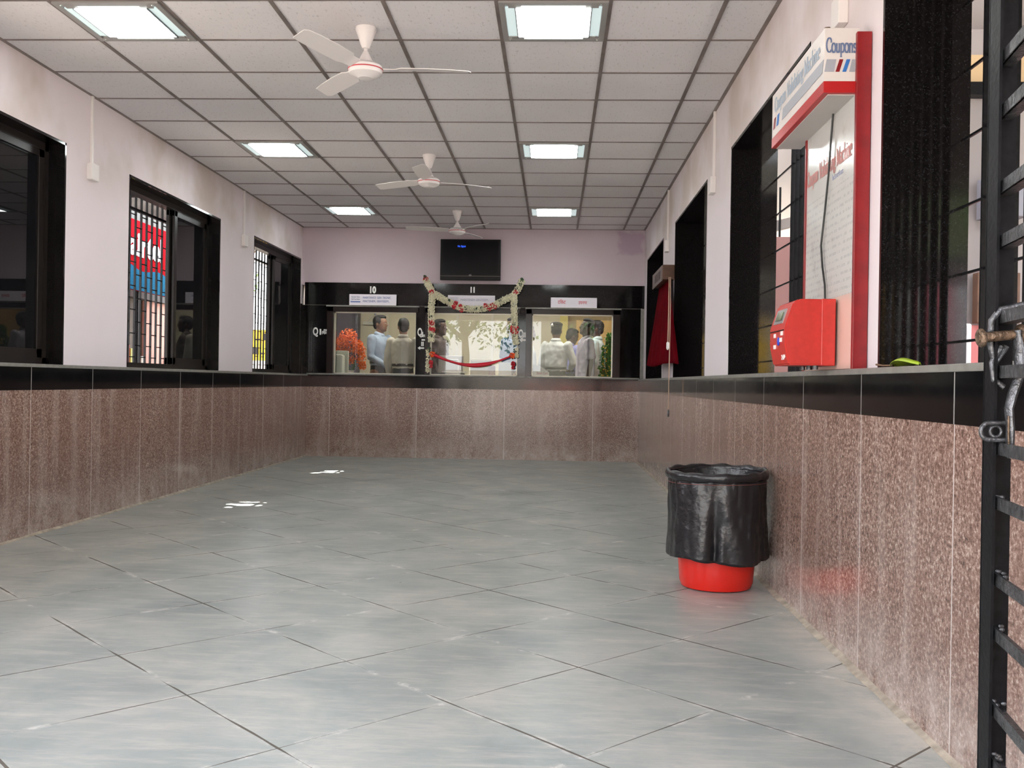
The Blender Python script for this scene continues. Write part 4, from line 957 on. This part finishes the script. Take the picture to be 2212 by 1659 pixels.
person('man in a cool white shirt standing behind the man looking up', .585, 14.0, 1.71, radians(-100), 'v', CYSH, TCH, 0, tucked=False, sleeve='long')

# plants
def leafset(mb, c, R, n, s, seed, m3=(1, 1, 1)):
    rnd = random.Random(seed); c = Vector(c)
    for i in range(n):
        d = Vector((rnd.gauss(0, 1), rnd.gauss(0, 1), rnd.gauss(0, 1))).normalized()*(rnd.random()**.4)
        p = c+Vector((d.x*R*m3[0], d.y*R*m3[1], d.z*R*m3[2])); E = Euler((rnd.uniform(-1.2, 1.2), rnd.uniform(-1.2, 1.2), rnd.uniform(0, 6.3))).to_matrix(); k = s*rnd.uniform(.6, 1.3)
        q = [p+E @ Vector(v)*k for v in ((-.5, 0, 0), (-.1, .28, .08), (.5, 0, 0), (-.1, -.28, .08))]
        mb.quad(*q)
    return mb
t = thing('orange_flower_bouquet', 'large bouquet of orange flowers in a vase behind the glass of counter 10', 'flowers', (-2.80, 13.1, 1.0))
OR = mat('orange_blossom', (1.0, .17, .015), .6, var=.35, vscale=40)
mb = MB()
for c, R, n in (((-2.82, 13.1, 1.60), .13, 380), ((-2.93, 13.08, 1.50), .12, 300), ((-2.80, 13.12, 1.46), .14, 400), ((-2.70, 13.1, 1.50), .09, 240), ((-2.66, 13.08, 1.42), .09, 220), ((-2.64, 13.1, 1.30), .08, 160), ((-2.90, 13.1, 1.36), .10, 200), ((-2.62, 13.1, 1.20), .06, 110), ((-2.78, 13.1, 1.28), .07, 120)): leafset(mb, c, R, n, .034, int(n+c[0]*100))
mb.build('blossoms', OR, t, recalc=False)
mb = MB(); rnd = random.Random(4)
for k in range(12): mb.tube([(-2.77, 13.1, 1.08), (-2.77+rnd.uniform(-.08, .08), 13.1, 1.25), (-2.77+rnd.uniform(-.18, .18), 13.1+rnd.uniform(-.06, .06), 1.50)], .004, 6)
mb.build('stems', mat('stem_green', (.03, .09, .02), .6), t)
MB().lathe([(.03, 0), (.045, .01), (.055, .06), (.035, .12), (.045, .14), (.04, .14), (.03, .11), (.02, .02)], (-2.77, 13.1, 1.0), 24).build('vase', WHITE, t, True)
t.location = (t.location.x-.045, t.location.y+.26, t.location.z)
t = thing('green_plant', 'leafy green plant with yellow flowers behind the glass at the yellow wall side', 'plant', (.74, 13.2, FZ))
mb = MB(); G2 = mat('bright_leaf', (.07, .26, .02), .5, var=.5, vscale=20)
for c, R, n in (((.745, 13.2, 1.62), .08, 120), ((.72, 13.2, 1.48), .09, 170), ((.70, 13.2, 1.36), .10, 200), ((.69, 13.2, 1.24), .10, 220), ((.70, 13.2, 1.12), .11, 220), ((.72, 13.2, .95), .13, 200)): leafset(mb, c, R, n, .06, n)
mb.build('foliage', G2, t, recalc=False)
mb = MB(); 
for k in range(34): z = rnd.uniform(1.1, 1.5); mb.ell((.69+rnd.uniform(-.07, .07), 13.1+rnd.uniform(-.02, .04), z), (.011, .010, .010), seg=7, rings=5)
mb.build('yellow_flowers', mat('yellow_petals', (.80, .55, .05), .6), t)
MB().tube([(.74, 13.2, .55), (.73, 13.2, 1.5)], .008, 8).build('stem', mat('stem_green', (0, 0, 0)), t)
MB().lathe([(.10, 0), (.11, .02), (.14, .34), (.15, .36), (.13, .36), (.12, .3)], (.74, 13.2, FZ), 28).build('pot', mat('terracotta', (.35, .12, .06), .7), t, True)

# counter equipment
def monitor(label, x, y, z, w, h, m, rz=0):
    t = local_thing('computer_monitor', label, 'monitor', (x, y, z), rz, None)
    MB().box(-w/2, w/2, -.02, .05, .02, h, .012).build('back_shell', m, t); MB().box(-w*.36, w*.36, -.20, -.02, .05, h*.86, .03).build('tube_housing', m, t); MB().box(-w*.25, w*.25, -.1, .06, -.0, .02, .004).build('base', m, t)
BG = mat('beige_plastic', (.50, .50, .42), .45)
monitor('beige computer monitor seen from behind at the foot of the orange flowers', -2.92, 13.03, 1.0, .26, .40, BG)
monitor('pale grey computer monitor behind the left part of the ribbon', -1.42, 13.24, 1.0, .34, .36, mat('warm_grey_plastic', (.46, .42, .40), .45))
t = thing('ticket_printer', 'dark and white ticket printer in front of the pale monitor', 'printer', (-1.40, 12.93, 1.0))
MB().box(-1.60, -1.20, 12.87, 12.97, 1.0, 1.12, .01).build('body', mat('printer_dark', (.05, .05, .06), .4), t); MB().box(-1.5, -1.18, 12.865, 12.98, 1.125, 1.142, .003).build('lid', WHITE, t); MB().box(-1.585, -1.19, 12.862, 12.872, 1.092, 1.10).build('paper_slot', WHITE, t)
t = thing('office_chair', 'maroon and beige office chair back behind the middle of the ribbon', 'chair', (-1.0, 13.5, FZ))
MB().box(-1.18, -.88, 13.5, 13.56, .95, 1.33, .03).build('backrest', mat('chair_beige', (.30, .25, .16), .6), t); MB().box(-.93, -.83, 13.49, 13.57, .93, 1.24, .03).build('side_cushion', mat('maroon', (.10, .01, .02), .6), t); MB().box(-1.2, -.8, 13.1, 13.5, .6, .68, .03).build('seat', mat('maroon', (.1, .01, .02)), t)
MB().lathe([(.03, 0), (.03, .45)], (-1.0, 13.3, FZ), 12).build('post', STEELD, t); MB().lathe([(.24, 0), (.22, .05), (.03, .07)], (-1.0, 13.3, FZ), 20).build('base', STEELD, t)
tag(MB().box(-.75, -.585, 12.95, 13.0, 1.0, 1.27, .004).build('paper_box', mat('bright_white_card', (.85, .82, .8), .6)), 'bright white paper box standing behind the glass near the navy shirt', 'box')
tag(MB().box(-.30, .72, 12.96, 12.98, 1.0, 1.02).build('desk_edge_strip', WHITE), 'pale desk edge strip behind the third window', 'strip')
t = thing('notice_sheet', 'white notice sheet with red writing stuck low in the third window', 'notice', (-.2, 12.80, 1.09))
MB().prism([(-.29, 12.80, 1.095), (-.075, 12.80, 1.095), (-.075, 12.80, 1.15), (-.20, 12.80, 1.235), (-.29, 12.80, 1.245)], (0, .002, 0)).build('sheet', mat('notice_white', (.8, .74, .70), .6), t)
text('lettering', 'Smart Card', .045, INKR, t, Vector((-.165, 12.799, 1.135)), sx=.7)

# ================================================================== OUTSIDE
struct('ground', MB().box(-60, 60, -60, 70, -.3, -.125), mat('dusty_paving', (.22, .19, .16), .85, var=.15, vscale=.8))
TRUNK = mat('bark', (.10, .07, .045), .85, var=.3, vscale=10, bump=.6, bscale=25)
LFS = [mat('leaves_bright', (.10, .22, .03), .5, var=.4, vscale=3), mat('leaves_dark', (.035, .10, .02), .5, var=.4, vscale=3)]
def tree(label, x, y, h, R, seed, m, n=2400, ls=.19):
    t = local_thing('tree', label, 'tree', (x, y, -.125), 0, 'street trees'); rnd = random.Random(seed)
    MB().limb([(0, 0, 0), (.1, .05, h*.35), (.0, .1, h*.6)], [R*.045+.06, R*.035+.04, R*.02+.03], 12).build('trunk', TRUNK, t, 'all')
    mb = MB()
    for k in range(5): a = rnd.uniform(0, 6.3); mb.tube([(0, .1, h*.45), (cos(a)*R*.4, sin(a)*R*.4, h*.62), (cos(a)*R*.8, sin(a)*R*.8, h*.75)], [.09, .06, .02], 8)
    mb.build('branch', TRUNK, t)
    mb = MB()
    for k in range(8):
        a = rnd.uniform(0, 6.3); r = R*rnd.uniform(.0, .6); leafset(mb, (cos(a)*r, sin(a)*r, h*rnd.uniform(.52, .86)), R*.5, n//8, ls, seed*10+k, (1, 1, .75))
    mb.build('foliage', m, t, recalc=False)
# behind the camera: mirrored in the counter glass
tree('broad leafy street tree across the road from the entrance', -3.4, -10.5, 6.0, 2.9, 1, LFS[0]); tree('broad leafy street tree across the road from the entrance', 2.6, -10.6, 6.0, 2.6, 2, LFS[1]); tree('broad leafy street tree across the road from the entrance', 8.8, -10.6, 6.0, 2.8, 3, LFS[0]); tree('broad leafy street tree across the road from the entrance', -9.6, -12.5, 7, 3.4, 4, LFS[1])
struct('wall_sky_blocker', MB().box(-.6, 16, -15.6, -15.2, -.2, 7.5), mat('sky_blocker_plaster', (.16, .15, .12), .8, var=.3, vscale=.9))  # unseen wall added to keep bright sky out of the third window's reflection
struct('wall_street', MB().box(-14, 14, -16.2, -16, -.2, 1.5), mat('street_wall', (.50, .44, .38), .8, var=.2, vscale=.8))
t = thing('road_barrier', 'low road barrier with white and orange painted bands', 'barrier', (1.5, -7.5, -.12))
MB().box(-1.0, 3.2, -7.6, -7.4, .45, 1.1, .02).build('white_panel', WHITE, t); MB().box(-1.0, 3.2, -7.395, -7.38, .75, .95).build('orange_band', mat('orange_band', (.75, .16, .06), .5), t)
for x in (-.8, 3.0): MB().box(x-.04, x+.04, -7.54, -7.46, -.12, .5).build('post', WHITE, t)

t = thing('yellow_signboard', 'yellow roadside signboard with black lettering lines beyond the grille nearest the counters', 'sign', (-5.4, 18.0, -.12))
MB().box(-6.6, -4.4, 18.0, 18.05, 1.34, 1.92).build('yellow_panel', mat('board_yellow', (.85, .48, .02), .5), t); MB().box(-6.6, -4.4, 17.99, 18.03, .5, 1.33).build('white_panel', WHITE, t)
mb = MB(); rnd = random.Random(5)
for zz in (1.46, 1.72):
    u = -6.5
    while u < -4.5:
        w_ = rnd.uniform(.04, .16); mb.box(u, u+w_, 17.985, 18.0, zz, zz+.03+.1*(rnd.random() < .4)); u += w_+rnd.uniform(.03, .08)
mb.build('black_lettering', mat('letter_black', (.015, .015, .015), .5), t)
for x in (-6.4, -4.6): MB().box(x-.04, x+.04, 18.05, 18.12, -.12, 1.9).build('post', IRON, t)
# left side: awning, banner, shop
# corrugated awning shaped for the light: holes cut to drop sun spots on the floor
mb = MB(); holes = []
for (hx, hy) in ((-2.40, 10.45), (-2.42, 7.62)):
    k = 3.05/2.41; holes.append((hx-1.27*k, hy+.6*k))
def awn(x): return 3.02+.06*(x+3.66)
nx, ny = 44, 560; X0a, X1a, Y0a, Y1a = -4.85, -3.70, 4.1, 14.2; vv = {}
def hole(x, y):
    for i, (a, c) in enumerate(holes):
        dx, dy = x-a, y-c
        for ox, oy, rx, ry in (((0, 0, .11, .05), (.02, .16, .10, .06), (-.13, -.10, .04, .035)) if i == 0 else ((0, 0, .085, .06), (.11, -.02, .04, .035), (-.12, .02, .035, .03), (.02, .17, .10, .018), (-.07, -.16, .03, .025))):
            if ((dx-ox)/rx)**2+((dy-oy)/ry)**2 < 1: return True
    return False
for i in range(nx):
    for j in range(ny):
        x = X0a+(X1a-X0a)*(i+.5)/nx; y = Y0a+(Y1a-Y0a)*(j+.5)/ny
        if hole(x, y): continue
        q = []
        for di, dj in ((0, 0), (1, 0), (1, 1), (0, 1)):
            kk = (i+di, j+dj)
            if kk not in vv: xx = X0a+(X1a-X0a)*kk[0]/nx; yy = Y0a+(Y1a-Y0a)*kk[1]/ny; vv[kk] = mb.bm.verts.new((xx, yy, awn(xx)+.008*sin(yy*2*pi/.076)))
            q.append(vv[kk])
        mb.bm.faces.new(q)
t = thing('awning', 'grey corrugated sheet awning over the grilled windows with holes cut to cast sun spots', 'awning', (-4.2, 8.6, 3.0))
o = mb.build('corrugated_sheet', mat('weathered_sheet', (.30, .31, .31), .6, var=.2, vscale=4), t, True); md = o.modifiers.new('thickness', 'SOLIDIFY'); md.thickness = .003
for y in (4.2, 6.9, 10.1, 13.9): MB().box(-4.85, -3.69, y-.02, y+.02, 2.9, 2.935).build('bracket', IRON, t)
t = thing('shop_banner', 'red and blue shop banner with the white word airtel seen through the grille', 'banner', (-5.4, 12.8, 2.2))
BR = mat('banner_red', (.36, .004, .010), .9, spec=.03); 
MB().box(-5.45, -5.405, 10.6, 14.4, 2.12, 3.02).build('red_panel', BR, t)
mb = MB(); pts = [(-5.402, 10.6, 2.12)]+[(-5.402, 14.4, 2.12)]+[(-5.402, 10.6+3.8*(1-i/24), 2.33+.16*(i/24)+.035*sin(i*.9)) for i in range(25)]; mb.prism(pts, (.004, 0, 0)); mb.build('blue_wave', mat('banner_blue', (.02, .15, .28), .9, spec=.03), t)
text('lettering', 'airtel', .42, mat('banner_white', (.75, .75, .75), .9, spec=.03), t, Vector((-5.397, 13.13, 2.70)), '+X', sx=1.2, bold=.016, align='RIGHT')
MB().box(-5.5, -5.41, 10.0, 14.6, 3.02, 4.2).build('grey_panel', mat('grey_panel', (.17, .17, .16), .9, spec=.05), t)
for y in (10.8, 12.5, 14.2): MB().tube([(-5.48, y, -.12), (-5.48, y, 3.0)], .03, 10).build('post', IRON, t)
struct('roof_banner_shade', MB().box(-9, -4.95, 9.0, 16.8, 4.2, 4.35), mat('banner_shade_slab', (.35, .33, .31), .8))  # slab added above the view to shade the banner from the sky
t = thing('brown_shop_front', 'brown shuttered shop front below the red banner', 'shop front', (-6.0, 12.5, -.12))
MB().box(-6.3, -6.05, 9.0, 14.0, -.15, 2.3).build('shutter', mat('brown_shutter', (.06, .045, .032), .7, var=.3, vscale=3), t)
MB().box(-6.04, -5.9, 9.0, 16.0, 2.12, 2.36).build('dark_canopy', mat('canopy_dark', (.03, .03, .035), .7), t)
struct('wall_pink', MB().box(-6.3, -6.0, 14.0, 16.6, -.15, 2.2), mat('pink_paint', (.44, .235, .20), .7, var=.08, vscale=3))
tag(MB().box(-6.0, -5.96, 14.7, 15.3, 1.0, 1.32).build('blue_poster', mat('poster_blue', (.05, .22, .55), .6)), 'small blue poster low on the pink wall outside', 'poster')
t = thing('goods_display', 'red and green packets hanging under the brown shop shutter', 'display', (-5.9, 13.3, 1.0))
for i, (c, y) in enumerate((((.6, .03, .03), 13.2), ((.35, .4, .05), 13.35), ((.7, .25, .1), 13.5), ((.3, .3, .28), 13.7))): MB().box(-5.98, -5.9, y-.06, y+.06, 1.0, 1.45-.05*i, .01).build('packet', mat('packet_%s' % 'abcd'[i], c, .5), t)
MB().box(-6.0, -5.88, 13.1, 13.85, .96, 1.0).build('shelf', WHITE, t); MB().box(-6.0, -5.95, 13.4, 13.46, -.12, .96).build('stand', IRON, t)
tree('leafy tree beyond the grilled window nearest the counters', -11.5, 30.0, 7.5, 3.2, 8, LFS[0], 2600, .26); tree('leafy tree beyond the brown shop front', -10.5, 20.0, 6.5, 2.4, 9, LFS[1], 1800)
struct('wall_far', MB().box(-20, -9.0, 40, 40.4, -.2, 2.7), mat('white_far_wall', (.8, .78, .75), .8))

# right side: covered concourse
CW = mat('concourse_white', (.33, .31, .30), .7); TAN = mat('tan_wall', (.50, .36, .20), .7); PK = mat('pink_wall', (.48, .15, .15), .7, var=.1, vscale=2)
struct('floor_concourse', MB().box(XRo, 9, YE, 24, -.12, -.02), mat('concourse_floor', (.40, .36, .33), .5))
struct('ceiling_concourse', MB().box(XRo+.02, 9, 3.6, 22, 3.55, 3.65), CW)
struct('ceiling_dark_blocker', MB().box(XRo+.02, 9, -2.0, 3.6, 2.75, 2.85), mat('reflection_blocker_dark', (.05, .045, .045), .7))  # unseen dark sheet added so the black jamb mirrors no bright sky
struct('wall_concourse', MB().box(2.55, 9, 7.0, 7.15, 0, 3.55), mat('warm_grey_wall', (.30, .27, .26), .7))
mb = MB().box(2.56, 5, 6.97, 7.0, 3.15, 3.36); struct('wall_tan', mb, TAN)
struct('wall_pink_concourse', MB().box(2.6, 5, 6.95, 7.0, 0, 1.46), PK)
struct('beam_concourse', MB().box(2.56, 5, 6.90, 7.0, 3.06, 3.15), IRON)
t = thing('meter_box', 'brown electric meter box on the concourse wall', 'meter box', (3.03, 6.9, 1.47))
MB().box(2.91, 3.20, 6.86, 6.945, 1.47, 1.82, .006).build('cabinet', mat('meter_brown', (.12, .06, .035), .6, var=.2, vscale=10), t); MB().box(2.955, 3.06, 6.852, 6.862, 1.68, 1.77, .003).build('glass_window', mat('meter_glass', (.30, .27, .24), .3), t); MB().box(2.93, 3.08, 6.850, 6.861, 1.50, 1.62).build('lower_cover', mat('meter_cover', (.26, .16, .10), .5), t)
tag(MB().box(2.925, 3.2, 6.75, 6.94, 2.19, 2.47, .01).build('grey_cabinet', mat('cabinet_grey', (.20, .20, .23), .5)), 'grey steel cabinet fixed high on the concourse wall', 'cabinet')
tag(MB().limb([(2.975, 6.85, 1.87), (2.985, 6.85, 2.14)], [.04, .038]).build('duct_pipe', mat('pipe_dark', (.05, .05, .07), .25), None, 'all'), 'dark glossy pipe between the meter box and the grey cabinet', 'pipe')
tag(MB().limb([(2.965, 6.86, 2.505), (2.985, 6.86, 2.75), (3.0, 6.86, 3.02)], [.035, .04, .025]).build('duct_pipe', mat('pipe_dark', (.05, .05, .07), .25), None, 'all'), 'dark tapering pipe above the grey cabinet', 'pipe')
tag(MB().box(2.56, 2.60, 6.2, 6.24, 0, 1.42, .01).build('steel_post', mat('post_white', (.6, .6, .62), .4)), 'pale steel post at the edge of the concourse wall', 'post')
struct('pillar_pink', MB().box(2.62, 2.86, 11.9, 12.2, 0, 2.82), mat('pale_pink', (.36, .20, .19), .7))
struct('wall_beige', MB().box(2.9, 6, 13.2, 13.4, 0, 3.0), mat('beige_blocks', (.26, .22, .17), .7, var=.35, vscale=5))
struct('beam_sloped', MB().prism([(2.2, 12.3, 2.95), (4.6, 12.3, 3.55), (4.6, 12.3, 3.45), (2.2, 12.3, 2.82)], (0, .15, 0)), CW)
tag(MB().tube([(2.78, 12.3, 0), (2.78, 12.3, 3.5)], .014, 8).build('conduit_pipe', IRON), 'thin dark pipe standing beside the pink pillar', 'pipe')
t = thing('jamb_reflection_board', 'added stand-in board whose coloured sheets are mirrored in the black window jamb', 'reflection board', (4.4, -4.0, -.12))  # added stand-in, placed so its colours show in the polished jamb
for i, c in enumerate(((.8, .5, .05), (.75, .75, .72), (.7, .2, .25), (.7, .7, .72), (.3, .4, .6), (.75, .40, .36))): MB().box(3.4+.33*i, 3.70+.33*i, -4.0, -3.96, 1.15+.1*(i % 2), 2.15).build('sheet', mat('sheet_%s' % 'abcdef'[i], c, .6), t)
MB().box(3.3, 5.5, -4.05, -4.0, .9, 2.5).build('backing', mat('backing_dark', (.08, .07, .07), .7), t)
for x in (3.4, 5.4): MB().box(x-.03, x+.03, -4.1, -4.05, -.12, 1.2).build('leg', IRON, t)
